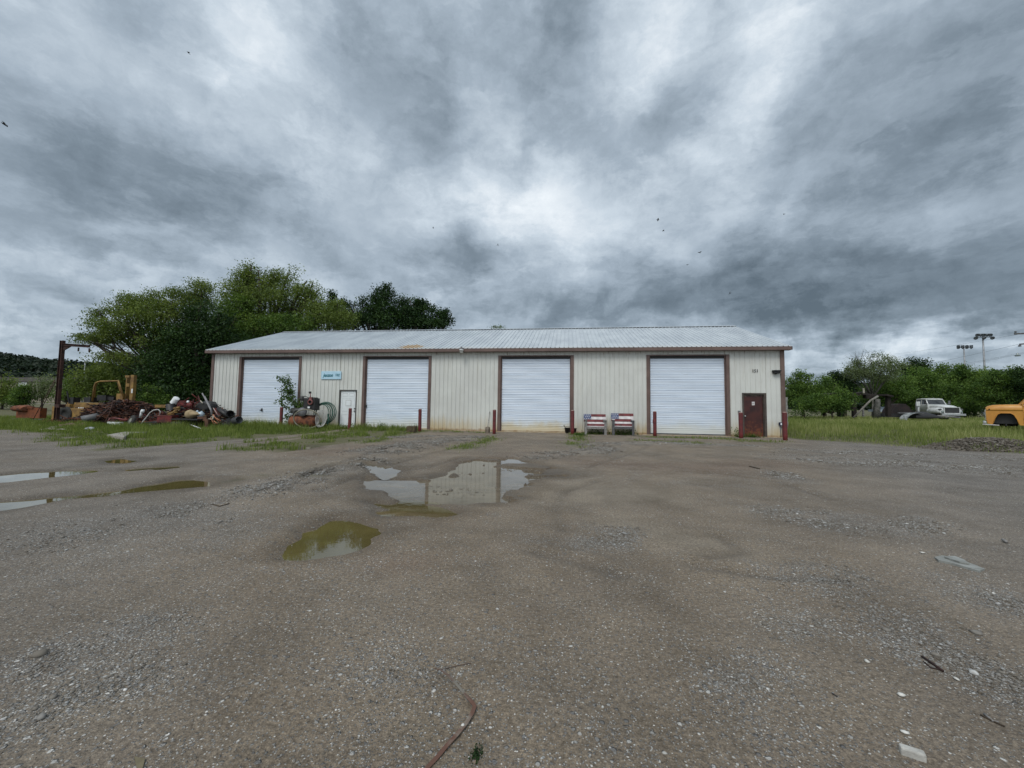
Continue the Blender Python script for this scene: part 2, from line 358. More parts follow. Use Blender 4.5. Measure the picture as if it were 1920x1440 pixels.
    def build(s, name, mats, parent=None, bevel=0.0):
        me = bpy.data.meshes.new(name); me.from_pydata(s.v, [], s.f)
        for m in (mats if isinstance(mats, (list, tuple)) else [mats]): me.materials.append(m)
        me.polygons.foreach_set('material_index', s.m); me.polygons.foreach_set('use_smooth', s.s)
        import bmesh
        bm = bmesh.new(); bm.from_mesh(me); bmesh.ops.recalc_face_normals(bm, faces=bm.faces); bm.to_mesh(me); bm.free()
        o = bpy.data.objects.new(name, me); col.objects.link(o)
        if parent is not None: o.parent = parent
        if bevel:
            b = o.modifiers.new('bevel', 'BEVEL'); b.width = bevel; b.segments = 2; b.limit_method = 'ANGLE'
        return o
def npmesh(name, verts, faces, mat, parent=None, tint=None, smooth=False, attrs=None):
    me = bpy.data.meshes.new(name); verts = np.asarray(verts, np.float32).reshape(-1, 3); faces = np.asarray(faces, np.int32); k = faces.shape[1]
    me.vertices.add(len(verts)); me.vertices.foreach_set('co', verts.ravel())
    me.loops.add(faces.size); me.loops.foreach_set('vertex_index', faces.ravel())
    me.polygons.add(len(faces)); me.polygons.foreach_set('loop_start', np.arange(0, faces.size, k, dtype=np.int32)); me.polygons.foreach_set('loop_total', np.full(len(faces), k, np.int32))
    if smooth: me.polygons.foreach_set('use_smooth', np.ones(len(faces), bool))
    me.update(calc_edges=True)
    a = dict(attrs or {})
    if tint is not None: a['tint'] = tint
    for nm, arr in a.items():
        at = me.attributes.new(nm, 'FLOAT', 'POINT'); at.data.foreach_set('value', np.asarray(arr, np.float32))
    me.materials.append(mat); o = bpy.data.objects.new(name, me); col.objects.link(o)
    if parent is not None: o.parent = parent
    return o

# ------------------------------------------------------------------ terrain
def sstep(x, a, b): t = np.clip((x-a)/(b-a), 0, 1); return t*t*(3-2*t)
def _hash(i, j, s): 
    n = (i*374761393+j*668265263+s*974634777) & 0x7fffffff; n = ((n ^ (n >> 13))*1274126177) & 0x7fffffff
    return ((n ^ (n >> 16)) & 0xffff)/65535.0
def vnoise(x, y, s=0):
    i = np.floor(x).astype(np.int64); j = np.floor(y).astype(np.int64); u = x-i; v = y-j; u = u*u*(3-2*u); v = v*v*(3-2*v)
    return (_hash(i, j, s)*(1-u)+_hash(i+1, j, s)*u)*(1-v)+(_hash(i, j+1, s)*(1-u)+_hash(i+1, j+1, s)*u)*v
def fbm(x, y, o=4, s=0):
    r = 0; a = .5
    for k in range(o): r = r+a*vnoise(x*2**k, y*2**k, s+k); a *= .5
    return r/(1-.5**o)
PUDDLES = [
 [(-90,905),(0,892),(50,887),(100,884),(172,882),(182,885),(150,890),(100,896),(40,902),(0,906),(-90,917)],
 [(-90,955),(0,943),(60,938),(100,933),(150,929),(215,922),(236,925),(200,931),(120,938),(60,949),(0,959),(-90,968)],
 [(222,924),(260,913),(300,907),(330,901),(352,900),(390,904),(394,913),(350,917),(300,921),(250,925)],
 [(198,864),(225,860),(260,865),(235,870),(204,868)], [(286,877),(330,874),(336,878),(300,882)], [(235,881),(270,878),(280,881),(245,884)],
 [(548,841),(580,837),(577,844),(550,846)],
 [(680,908),(686,899),(750,900),(800,900),(832,892),(858,880),(864,868),(876,860),(930,860),(960,860),(978,865),(1000,871),(1045,882),(1068,888),(1060,894),(1020,894),(990,901),(988,912),(984,926),(978,937),(955,942),(930,943),(880,944),(800,944),(750,943),(718,931),(690,921)],
 [(682,876),(690,870),(722,875),(748,884),(735,894),(718,897),(704,887)],
 [(692,943),(730,948),(752,944),(790,947),(832,954),(858,965),(830,970),(780,968),(720,968),(706,961),(735,957)],
 [(530,1042),(538,1024),(562,1012),(568,999),(598,994),(608,984),(620,976),(642,976),(672,982),(703,993),(708,1001),(692,1009),(687,1021),(667,1031),(640,1040),(600,1047),(568,1050),(536,1050)]]
PG = [np.array([G(*p)[:2] for p in poly]) for poly in PUDDLES]
def sdpoly(x, y, P):
    """signed distance (positive inside) for flat arrays"""
    d = np.full(x.shape, 1e9); ins = np.zeros(x.shape, bool); n = len(P)
    for i in range(n):
        ax, ay = P[i]; bx, by = P[(i+1) % n]; ex, ey = bx-ax, by-ay
        t = np.clip(((x-ax)*ex+(y-ay)*ey)/(ex*ex+ey*ey+1e-12), 0, 1)
        d = np.minimum(d, np.hypot(x-ax-t*ex, y-ay-t*ey))
        c = (ay > y) != (by > y); xx = ax+(y-ay)/(by-ay+1e-12)*ex; ins ^= c & (x < xx)
    return np.where(ins, d, -d)
def inpoly(px, py, poly): return sdpoly(px, py, np.array(poly, float)) > 0
def seg_d(px, py, pts, sy=1.0):
    d = np.full(px.shape, 1e9)
    for (ax, ay), (bx, by) in zip(pts[:-1], pts[1:]):
        ex, ey = bx-ax, (by-ay)*sy; qx = px-ax; qy = (py-ay)*sy
        t = np.clip((qx*ex+qy*ey)/(ex*ex+ey*ey+1e-9), 0, 1); d = np.minimum(d, np.hypot(qx-t*ex, qy-t*ey))
    return d
def gseg(x, y, pts): return seg_d(x, y, [tuple(G(*p)[:2]) for p in pts])
BANK = [tuple(G(1478, 826)[:2]), tuple(G(1700, 838)[:2]), tuple(G(1925, 854)[:2])]
def bank_side(x, y):
    """metres beyond the front edge of the right-hand field (positive inside the field)"""
    d = np.full(np.shape(x), 1e9)
    (x0, y0), (x1, y1) = BANK[0], BANK[2]
    ex, ey = x1-x0, y1-y0; L = math.hypot(ex, ey); s = (-(y1-y0)*(x-x0)+(x1-x0)*(y-y0))/L
    return np.where(x > x0-.3, s, np.minimum(s, (x-10.45)))
TRACKS = [[(570,896),(640,872),(720,846),(790,830)],[(690,880),(760,862),(850,842),(925,828)],[(560,905),(620,880),(700,850),(760,838)],[(600,925),(700,885),(800,855),(880,835)],[(520,915),(590,892),(640,872)],[(1120,905),(1060,925),(1040,960),(1060,1000)],[(1300,1065),(1420,1085),(1560,1090)],[(1000,1040),(1100,1062),(1160,1085)],[(1350,1010),(1390,1040),(1330,1050)],[(690,893),(800,880),(870,858)],[(1100,880),(1190,850),(1230,830)],[(1310,885),(1460,905),(1560,940)]]
def H(x, y, detail=True):
    x = np.asarray(x, float); y = np.asarray(y, float)
    h = 0.030 + 0.018*(fbm(x*.35+9, y*.35+3, 3)-.5)*2
    if detail: h = h + 0.010*(fbm(x*2.3, y*2.3, 4, 5)-.5)*2
    h = np.maximum(h, .012)
    h = h + .045*sstep(y, 15.5, 20.3)*sstep(np.abs(x+5), 22, 15)
    b = bank_side(x, y); h = h + np.where(b > 0, np.clip(b*.055, 0, .42), 0)*sstep(x, 10.4, 12)
    if detail:
        for pts in ([(470,930),(560,905),(640,885),(700,868)], [(700,850),(800,832),(880,822)], [(1100,836),(1230,832)]):
            d = gseg(x, y, pts); h = h + np.exp(-(d/.6)**2)*(.020+.075*np.abs(fbm(x*4.2, y*4.2, 4, 131)-.5))
    r = np.hypot(x, y); h = h + np.clip(r-42, 0, 400)*.012
    if detail:
        for T in TRACKS:
            d = gseg(x, y, T); h = h - .020*np.exp(-(d/.07)**2) + .012*np.exp(-((d-.17)/.06)**2)
        m = (x > -26) & (x < 12) & (y > 1) & (y < 20)
        hx = h[m] if h.ndim else h
        if h.ndim and m.any():
            xm, ym = x[m], y[m]; e = (fbm(xm*3, ym*3, 4, 21)-.5)*.34*np.clip(ym/8, .25, 1.3)
            for P in PG:
                bb = (xm > P[:, 0].min()-1) & (xm < P[:, 0].max()+1) & (ym > P[:, 1].min()-1) & (ym < P[:, 1].max()+1)
                if not bb.any(): continue
                s_ = sdpoly(xm[bb], ym[bb], P)+e[bb]*np.clip(np.ptp(P[:, 1])/2.5, .15, 1)
                if P is PG[7]:
                    xb, yb = xm[bb], ym[bb]; nn = fbm(xb*1.6, yb*2.6, 5, 77); s_ = s_-1.3*sstep(nn, .50, .66)*(.22+.9*sstep(xb, G(960, 900)[0], G(1000, 880)[0])+.5*sstep(yb, G(900, 888)[1], G(900, 872)[1]))
                tgt = -.028+.010*(fbm(xm[bb]*4, ym[bb]*4, 3, 31)-.5)
                wgt = sstep(s_, -.16, .10); hx[bb] = hx[bb]*(1-wgt)+np.minimum(tgt, hx[bb])*wgt
            h[m] = hx
    return h
def Hs(x, y): return float(H(np.array([x]), np.array([y]), False)[0])

def axis(lo, f0, f1, hi, fine, grow=1.045):
    a = list(np.arange(f0, f1+1e-6, fine)); st = fine; x = a[-1]
    while x < hi: st *= grow; x += st; a.append(x)
    st = fine; x = a[0]; pre = []
    while x > lo: st *= grow; x -= st; pre.append(x)
    return np.array(pre[::-1]+a)
gx = axis(-1500, -11.5, 9.5, 1500, .045); gy = axis(-80, 1.0, 13.5, 1600, .045)
GX, GY = np.meshgrid(gx, gy); GH = H(GX.ravel(), GY.ravel())
X_, Y_ = GX.ravel(), GY.ravel(); PX, PY, PZ = proj(X_, Y_, np.zeros_like(X_)); front = PZ > .3
PX = np.where(front, PX, -9999); PY = np.where(front, PY, 9999)
nz = fbm(X_*.9, Y_*.9, 4, 41); nz2 = fbm(X_*.25, Y_*.25, 3, 51)
LEFTG = [(-3000,300),(-3000,806),(0,806),(70,816),(130,836),(200,846),(290,851),(400,846),(480,829),(560,816),(640,813),(662,806),(700,803),(700,700),(700,300)]
LG = np.array([G(*p)[:2] if p[1] > 780 else None for p in LEFTG if p[1] > 780])
# left grass: edge line on the ground, everything beyond it
edge_x = LG[:, 0]; edge_y = LG[:, 1]
o_ = np.argsort(edge_x); edge_x, edge_y = edge_x[o_], edge_y[o_]
def left_grass(x, y):
    ey = np.interp(x, edge_x, edge_y, left=edge_y[0]); return np.where(x < -7.6, y-ey, -1.0)
lg = left_grass(X_, Y_)+(nz-.5)*2.6
rg = bank_side(X_, Y_)+(nz-.5)*.9
road = np.exp(-(((Y_+X_*.12)-52)/2.2)**2)*(X_ < -30)
grassm = np.maximum(sstep(lg, -.35, .5), sstep(rg, -.2, .35)*(X_ > 10.2))
grassm = np.maximum(grassm, sstep(Y_, 33.5, 35.0))*(1-road)
WEEDS = [[(690,832),(740,818),(790,811)],[(1078,842),(1083,825),(1085,815)],[(1085,816),(1190,819)],[(1210,822),(1300,824),(1390,827)],[(690,806),(780,809),(860,810)],[(820,812),(905,814)],[(850,845),(900,832),(930,820)],[(1190,828),(1330,833)],[(1380,829),(1475,831)]]
wd = np.full(X_.shape, 9.0)
for W_ in WEEDS: wd = np.minimum(wd, gseg(X_, Y_, W_))
weedm = np.exp(-(wd/.40)**2)*sstep(nz, .35, .6)
GRAV = [([(470,930),(560,905),(640,885),(700,868)],.50,1.0),([(700,850),(800,832),(880,822)],.75,1.0),([(700,822),(800,820),(900,822)],.5,.8),([(1100,836),(1230,832),(1400,836)],.55,.9),([(1100,850),(1140,842)],.5,.9),([(1460,890),(1490,905)],.35,.9),([(1500,860),(1700,872),(1910,885)],1.1,.85),([(1500,845),(1900,862)],.9,.75),
 ([(330,960),(370,970)],.5,.9),([(250,985),(420,995)],.6,.5),([(60,1250),(140,1260)],.16,1.0),([(200,1270),(260,1290)],.16,1.0),([(100,1330),(60,1360)],.16,1.0),([(260,1190),(300,1200)],.2,.7),([(1180,1000),(1150,1030),(1090,1025)],.2,1.0),([(1140,1000),(1150,1005)],.2,.7),
 ([(1530,1110),(1570,1090)],.35,.9),([(1480,1190),(1520,1170)],.2,.8),([(1350,1290),(1460,1270)],.15,1.0),([(1660,1170),(1740,1190)],.25,.9),([(1580,970),(1560,990)],.35,.9),([(1440,960),(1570,985)],.4,.7),([(1660,1000),(1740,985)],.3,.8),([(1700,1220),(1840,1270),(1920,1320)],.22,1.0),([(1830,1110),(1910,1150)],.3,.9),([(700,1270),(830,1275)],.12,.5),([(100,1000),(300,1030)],.5,.4),([(1000,860),(1060,850)],.5,.5)]
gr = np.zeros(X_.shape)
for pts, wdt, a_ in GRAV: gr = np.maximum(gr, a_*np.exp(-(gseg(X_, Y_, pts)/wdt)**2))
gr = gr*(.45+.9*fbm(X_*2.5, Y_*2.5, 4, 61)) + .22*sstep(nz2, .45, .7)
rightgrey = sstep(X_-.45*Y_, -.5, 4.0); leftgrey = sstep(-X_-.75*Y_, -.5, 3.5)*.7
tr = np.zeros(X_.shape)
for T in TRACKS: tr = np.maximum(tr, np.exp(-(gseg(X_, Y_, T)/.09)**2)*(.4+.9*nz))
brown = np.maximum(np.exp(-(gseg(X_, Y_, [(620,850),(760,835)])/.9)**2)*.8, np.exp(-(gseg(X_, Y_, [(1120,870),(1320,880),(1440,870)])/.9)**2)*.9)
brown = np.maximum(brown, np.exp(-(gseg(X_, Y_, [(600,825),(660,815),(700,812)])/.8)**2)*.9); brown = np.maximum(brown, np.exp(-(gseg(X_, Y_, [(880,870),(1000,850),(1100,862)])/.7)**2)*.5)
brown = np.maximum(brown, np.exp(-(gseg(X_, Y_, [(740,1060),(770,1060)])/.25)**2)*.7)
wet = np.zeros(X_.shape); mm = (X_ > -14) & (X_ < 6) & (Y_ > 3) & (Y_ < 17)
for P in PG: wet[mm] = np.maximum(wet[mm], sstep(sdpoly(X_[mm], Y_[mm], P)+(nz[mm]-.5)*.6, -.50, .08))
smooth_ = np.exp(-(gseg(X_, Y_, [(1060,925),(1180,930)])/.9)**2); smooth_ = np.maximum(smooth_, np.exp(-(gseg(X_, Y_, [(1180,985),(1330,1035)])/.45)**2))
smooth_ = np.maximum(smooth_, .8*np.exp(-(gseg(X_, Y_, [(560,880),(680,870)])/.5)**2))
nx_, ny_ = len(gx), len(gy); I = np.arange(nx_*ny_).reshape(ny_, nx_)
GF = np.stack([I[:-1, :-1], I[:-1, 1:], I[1:, 1:], I[1:, :-1]], -1).reshape(-1, 4)

def ground_mat():
    m, t, p = newmat('gravel_and_dirt')
    oc = t.node('ShaderNodeTexCoord').outputs['Object']; X, Y, Z = t.sep(oc); fl = t.comb(X, Y, 0.0)
    big = t.noise(fl, .45, 5, .6); medn = t.noise(fl, 2.6, 6, .65); fine = t.noise(fl, 42, 4, .7); fine2 = t.noise(fl, 130, 3, .7)
    c = t.mix(t.ss(big, .35, .65), (.204,.165,.121), (.158,.131,.100))
    c = t.mix(t.math('MULTIPLY', t.ss(medn, .45, .7), .55), c, (.150,.122,.094))
    c = t.mix(t.math('MULTIPLY', t.attr('grey'), .6), c, (.152,.146,.138))
    c = t.mix(t.math('MULTIPLY', t.attr('smooth'), .7), c, (.205,.176,.137))
    c = t.mix(t.math('MULTIPLY', t.attr('brown'), .75), c, (.150,.108,.078))
    c = t.mix(t.math('MULTIPLY', t.attr('track'), .45), c, (.085,.070,.054))
    gv = t.attr('gravel')
    mot = t.noise(fl, 1.3, 8, .72); c = t.mix(1.0, c, t.ramp(mot, [(.32, (.82,.80,.78)), (.5, (1,1,1)), (.68, (1.20,1.20,1.20))]), 'MULTIPLY')
    # grain
    c = t.mix(1.0, c, t.ramp(fine, [(.30, (.52,.51,.50)), (.5, (1.0,1.0,1.0)), (.70, (1.5,1.49,1.47))]), 'MULTIPLY')
    c = t.mix(1.0, c, t.ramp(fine2, [(.30, (.58,.57,.56)), (.5, (1,1,1)), (.70, (1.45,1.45,1.43))]), 'MULTIPLY')
    dst = t.vm('ADD', fl, t.vm('SCALE', t.vm('SUBTRACT', t.noise(fl, 30, 2, .5, color=True), (.5,.5,.5)), .02))
    hts = []
    for sc, thr_lo, thr_hi, rad in ((32, .955, .42, .30), (64, .88, .22, .32), (115, .80, .15, .38)):
        vn = t.voro(dst, sc); rn = t.sep(vn.outputs['Color'])
        thr = t.ss(t.math('MULTIPLY_ADD', t.ss(t.noise(fl, 1.7, 6, .7), .47, .68), .55, gv), .0, 1.15, thr_lo, thr_hi)
        on = t.math('GREATER_THAN', rn[0], thr)
        edge = t.ss(vn.outputs['Distance'], rad+.12, rad-.06)
        mk = t.math('MULTIPLY', on, edge)
        mk = t.math('MULTIPLY', mk, t.ss(t.attr('smooth'), .2, .8, 1.0, .35))
        stc = t.ramp(rn[1], [(0, (.135,.130,.125)), (.45, (.21,.205,.195)), (.70, (.32,.31,.29)), (.90, (.48,.47,.44)), (1.0, (.66,.64,.60))])
        c = t.mix(mk, c, stc); hts.append(t.math('MULTIPLY', mk, 1.0/sc*22))
    gr_ = t.attr('grass')
    mot = t.noise(fl, 1.1, 7, .72); c = t.mix(1.0, c, t.ramp(mot, [(.30, (.74,.73,.71)), (.5, (1,1,1)), (.70, (1.20,1.20,1.19))]), 'MULTIPLY'); c = t.mix(t.math('MULTIPLY', gv, .35), c, t.mix(1.0, c, (.62,.62,.62), 'MULTIPLY')) if False else c
    gc = t.mix(t.ss(medn, .35, .65), (.085,.095,.034), (.130,.115,.065))
    c = t.mix(t.math('MULTIPLY', gr_, .9), c, gc)
    c = t.mix(t.math('MULTIPLY', t.attr('weed'), .45), c, (.08,.10,.03))
    wt = t.attr('wet'); c = t.mix(t.math('MULTIPLY', wt, .75), c, t.mix(1.0, c, (.50,.45,.37), 'MULTIPLY'))
    t.put(p.inputs['Base Color'], c); t.put(p.inputs['Roughness'], t.ss(wt, 0.3, 1.0, .92, .55)); p.inputs['Specular IOR Level'].default_value = .3
    hh = t.math('ADD', t.math('ADD', hts[0], hts[1]), hts[2]); hh = t.math('ADD', hh, t.math('MULTIPLY', fine, .7)); hh = t.math('ADD', hh, t.math('MULTIPLY', t.noise(fl, 12, 5, .7), 1.2))
    b = t.node('ShaderNodeBump'); b.inputs['Strength'].default_value = 1.0; b.inputs['Distance'].default_value = .014
    t.put(b.inputs['Height'], hh); t.l.new(b.outputs[0], p.inputs['Normal'])
    return m
gm = ground_mat()
ground = npmesh('ground', np.stack([X_, Y_, GH], -1), GF, gm, smooth=True,
    attrs=dict(grass=grassm, gravel=np.clip(gr, 0, 1.2), grey=np.maximum(rightgrey, leftgrey), brown=brown, track=tr, wet=wet, weed=weedm, smooth=smooth_))
tag(ground, kind='structure')

def water_mat():
    m, t, p = newmat('muddy_puddle_water')
    oc = t.node('ShaderNodeTexCoord').outputs['Object']
    n = t.noise(oc, 1.4, 5, .6); c = t.mix(t.ss(n, .35, .65), (.135,.108,.040), (.100,.080,.030))
    t.put(p.inputs['Base Color'], c); p.inputs['Roughness'].default_value = .03; p.inputs['IOR'].default_value = 1.9; p.inputs['Specular IOR Level'].default_value = .6
    b = t.node('ShaderNodeBump'); b.inputs['Strength'].default_value = .04; b.inputs['Distance'].default_value = .01
    t.put(b.inputs['Height'], t.noise(oc, 7, 2, .5)); t.l.new(b.outputs[0], p.inputs['Normal'])
    return m
WATER = water_mat()
def water_mat2():
    m, t, p = newmat('silty_puddle_water')
    oc = t.node('ShaderNodeTexCoord').outputs['Object']
    n = t.noise(oc, 2.4, 6, .65); c = t.mix(t.ss(n, .35, .65), (.165,.140,.100), (.115,.098,.070))
    t.put(p.inputs['Base Color'], c); p.inputs['Roughness'].default_value = .03; p.inputs['IOR'].default_value = 1.25; p.inputs['Specular IOR Level'].default_value = .4
    b = t.node('ShaderNodeBump'); b.inputs['Strength'].default_value = .05; b.inputs['Distance'].default_value = .01
    t.put(b.inputs['Height'], t.noise(oc, 9, 2, .5)); t.l.new(b.outputs[0], p.inputs['Normal'])
    return m
WATER2 = water_mat2()
for k, P in enumerate(PG):
    c = P.mean(0); big_ = P+(P-c)/np.maximum(np.linalg.norm(P-c, axis=1, keepdims=True), .1)*.22
    b = MB(); b.add([(x, y, -.0012*(k % 4)) for x, y in big_], [tuple(range(len(big_)))])
    o = b.build('puddle', WATER2 if k in (7, 8) else WATER); tag(o, kind='structure')

# loose stones, weeds and grass -----------------------------------------------------------------
def rocks(name, P, S, mat, tint=None):
    """many low pebbles as one mesh; P (n,3) centres, S (n,) sizes"""
    t = (1+5**.5)/2; iv = np.array([(-1,t,0),(1,t,0),(-1,-t,0),(1,-t,0),(0,-1,t),(0,1,t),(0,-1,-t),(0,1,-t),(t,0,-1),(t,0,1),(-t,0,-1),(-t,0,1)], float); iv /= np.linalg.norm(iv[0])
    fc = np.array([(0,11,5),(0,5,1),(0,1,7),(0,7,10),(0,10,11),(1,5,9),(5,11,4),(11,10,2),(10,7,6),(7,1,8),(3,9,4),(3,4,2),(3,2,6),(3,6,8),(3,8,9),(4,9,5),(2,4,11),(6,2,10),(8,6,7),(9,8,1)])
    n = len(P); q = iv[None]*(1+rng.uniform(-.32, .32, (n, 12, 1))); sc = rng.uniform(.55, 1.25, (n, 1, 3)); sc[:, :, 2] *= .5
    q = q*sc*S[:, None, None]*.5; a = rng.uniform(0, 6.28, n); ca, sa = np.cos(a)[:, None], np.sin(a)[:, None]
    x = q[..., 0]*ca-q[..., 1]*sa; y = q[..., 0]*sa+q[..., 1]*ca; q = np.stack([x, y, q[..., 2]], -1)+P[:, None]
    F = (fc[None]+12*np.arange(n)[:, None, None]).reshape(-1, 3)
    return npmesh(name, q, F, mat, tint=np.repeat(tint if tint is not None else rng.random(n), 12))
def stone_mat():
    m, t, p = newmat('mixed_gravel_stone'); tt = t.attr('tint')
    c = t.ramp(tt, [(0, (.085,.070,.050)), (.4, (.18,.165,.140)), (.75, (.28,.282,.275)), (.94, (.44,.445,.43)), (1.0, (.64,.63,.60))])
    oc = t.node('ShaderNodeTexCoord').outputs['Object']; c = t.mix(t.ss(t.noise(oc, 60, 3, .6), .4, .6, 0, .35), c, (.14,.12,.10))
    t.put(p.inputs['Base Color'], c); p.inputs['Roughness'].default_value = .85; return m
STM = stone_mat()
gravI = np.clip(gr, 0, 1.2).reshape(ny_, nx_)
def sample(A, x, y):
    i = np.clip(np.searchsorted(gx, x)-1, 0, nx_-2); j = np.clip(np.searchsorted(gy, y)-1, 0, ny_-2); return A[j, i]
HH = GH.reshape(ny_, nx_)
n0 = 150000; dd = np.exp(rng.uniform(math.log(1.0), math.log(19.5), n0)); az = rng.uniform(R(-62), R(50), n0)
sx_ = dd*np.sin(az); sy_ = dd*np.cos(az); gg = sample(gravI, sx_, sy_); keepp = rng.random(n0) < (.035+.95*np.clip(gg, 0, 1)**1.3)*np.where(dd < 3, .75, 1)
hh_ = sample(HH, sx_, sy_); keepp &= (hh_ > .004) & (sy_ < 20.2)
sx_, sy_, hh_, dd, gg = (k[keepp] for k in (sx_, sy_, hh_, dd, gg))
S_ = np.clip(rng.lognormal(-4.95, .40, len(sx_))*np.clip(.75+.10*dd, .8, 2.3)*(.8+.5*np.clip(gg, 0, 1)), .004, .09)
# coarse stones pushed up in ridges and strips
cx_, cy_ = [], []
for pts, wdt, a_ in GRAV:
    Q = [G(*q)[:2] for q in pts]
    for p_, q_ in zip(Q[:-1], Q[1:]):
        L = np.linalg.norm(q_-p_)+wdt; nn = int(L*wdt*2*a_*(1500 if p_[1] > 7 else 2200)); u = rng.random(nn)[:, None]; z_ = p_+(q_-p_)*u+rng.normal(0, wdt*.5, (nn, 2)); cx_.append(z_[:, 0]); cy_.append(z_[:, 1])
cx_ = np.concatenate(cx_); cy_ = np.concatenate(cy_); k = (fbm(cx_*2.2, cy_*2.2, 4, 101) > .50) & (cy_ < 20.3); cx_, cy_ = cx_[k], cy_[k]
ch_ = sample(HH, cx_, cy_); mid_ = np.where((cx_ < 1.5) & (cy_ > 7.5), 1.55, 1.0); cs_ = np.clip(rng.lognormal(-4.05, .42, len(cx_))*np.clip(.42+.085*cy_, .50, 1.35)*mid_, .006, .10)
k = ch_ > .004; cx_, cy_, ch_, cs_ = cx_[k], cy_[k], ch_[k], cs_[k]
o = rocks('gravel_ridge_stones', np.stack([cx_, cy_, ch_+cs_*.12], -1), cs_, STM, np.clip(rng.beta(1.5, 1.9, len(cs_))*np.where((cx_ < 3) & (cy_ > 7), .78, 1.0), 0, 1)); tag(o, kind='stuff')
o = rocks('gravel_stones', np.stack([sx_, sy_, hh_+S_*.04], -1), S_, STM, np.clip(rng.beta(1.7, 2.2, len(S_))+.12*rng.random(len(S_)), 0, 1)); tag(o, kind='stuff')

P7 = PG[7]; n_ = 2600; x = rng.uniform(P7[:, 0].min(), P7[:, 0].max(), n_); y = rng.uniform(P7[:, 1].min(), P7[:, 1].max(), n_); k = (sdpoly(x, y, P7) > -.1) & (fbm(x*1.5, y*2.0, 4, 141) > .66)
x, y = x[k], y[k]; o = rocks('puddle_stones', np.stack([x, y, rng.uniform(-.014, -.002, len(x))], -1), rng.lognormal(-3.3, .45, len(x)), STM, rng.beta(1.2, 4, len(x))); tag(o, kind='stuff')

def blades(name, x, y, z, h, wdt, mat, tint, bend=.45):
    n = len(x); a = rng.uniform(0, 6.28, n); b = rng.uniform(0, 6.28, n); le = np.abs(rng.normal(0, bend, n))
    base = np.stack([x, y, z], -1); s = np.stack([np.cos(a), np.sin(a), np.zeros(n)], -1)*wdt[:, None]*.5
    l1 = np.stack([np.cos(b)*le*.3, np.sin(b)*le*.3, np.ones(n)], -1); l1 /= np.linalg.norm(l1, axis=1, keepdims=True)
    l2 = np.stack([np.cos(b)*le*1.3, np.sin(b)*le*1.3, np.ones(n)*.8], -1); l2 /= np.linalg.norm(l2, axis=1, keepdims=True)
    mid = base+l1*h[:, None]*.55; tip = mid+l2*h[:, None]*.45
    Vv = np.stack([base-s, base+s, mid+s*.8, tip, mid-s*.8], 1); k = np.arange(n)[:, None]*5
    F = np.concatenate([k+np.array([[0, 1, 2, 4]]), k+np.array([[4, 2, 3, 3]])], 0)
    F3 = np.concatenate([k+np.array([[0, 1, 2]]), k+np.array([[0, 2, 4]]), k+np.array([[4, 2, 3]])], 0)
    return npmesh(name, Vv, F3, mat, tint=np.repeat(tint, 5))
def scatter(n, x0, x1, y0, y1): return rng.uniform(x0, x1, n), rng.uniform(y0, y1, n)
# left lawn
x, y = scatter(330000, -42, -7.5, 9.5, 34); 
k = (left_grass(x, y)+(fbm(x*.9, y*.9, 4, 41)-.5)*2.6 > rng.uniform(-.3, .9, len(x))) & ~((y > 20.5) & (x > -20.6)) & (rng.random(len(x)) < np.where(y < 23, 1, .45))
k &= ~((np.hypot((x-G(285,827)[0])/1.4, (y-G(285,827)[1])/.5) < 1) & (rng.random(len(x)) < .85))
k &= (fbm(x*1.3+4, y*1.3, 4, 75) > .36+.20*sstep(x, -16, -9)) | (y > 19.3)
x, y = x[k], y[k]; cl = fbm(x*1.1, y*1.1, 4, 71); nearwall = sstep(y, 17.5, 20)*(x > -21)
hgt = (.05+.17*np.clip(cl-.3, 0, .6)/.4+.17*nearwall+.14*np.exp(-((y-17.8)/1.6)**2)*(x < -13))*rng.uniform(.45, 1.4, len(x))
o = blades('grass', x, y, H(x, y, False)-.01, hgt, .009+.010*rng.random(len(x)), GRASSM, np.clip(rng.normal(.42, .2, len(x))+(cl-.5)*.7, 0, 1)); tag(o, kind='stuff')
# right field
x, y = scatter(420000, 10.4, 62, 10, 50); b_ = bank_side(x, y)+(fbm(x*.9, y*.9, 4, 41)-.5)*.9
px_, py_, _ = proj(x, y, np.zeros_like(x)); k = (b_+(fbm(x*2.2, y*2.2, 3, 85)-.5)*1.6 > rng.uniform(-.2, .6, len(x))) & (px_ < 2000) & (rng.random(len(x)) < np.clip(16/y, .35, 1))
x, y, b_ = x[k], y[k], b_[k]; cl = fbm(x*.5, y*.5, 4, 81)
hgt = (.10+.30*sstep(b_, .2, 2.5)*(.1+1.8*np.clip(cl-.25, 0, 1)))*rng.uniform(.4, 1.5, len(x))
o = blades('field_grass', x, y, H(x, y, False)-.01, hgt, (.010+.012*rng.random(len(x)))*np.clip(y/22, 1, 2.2), FIELDM, np.clip(rng.normal(.48, .2, len(x))+(cl-.5)*1.0, 0, 1), .35); tag(o, kind='stuff')
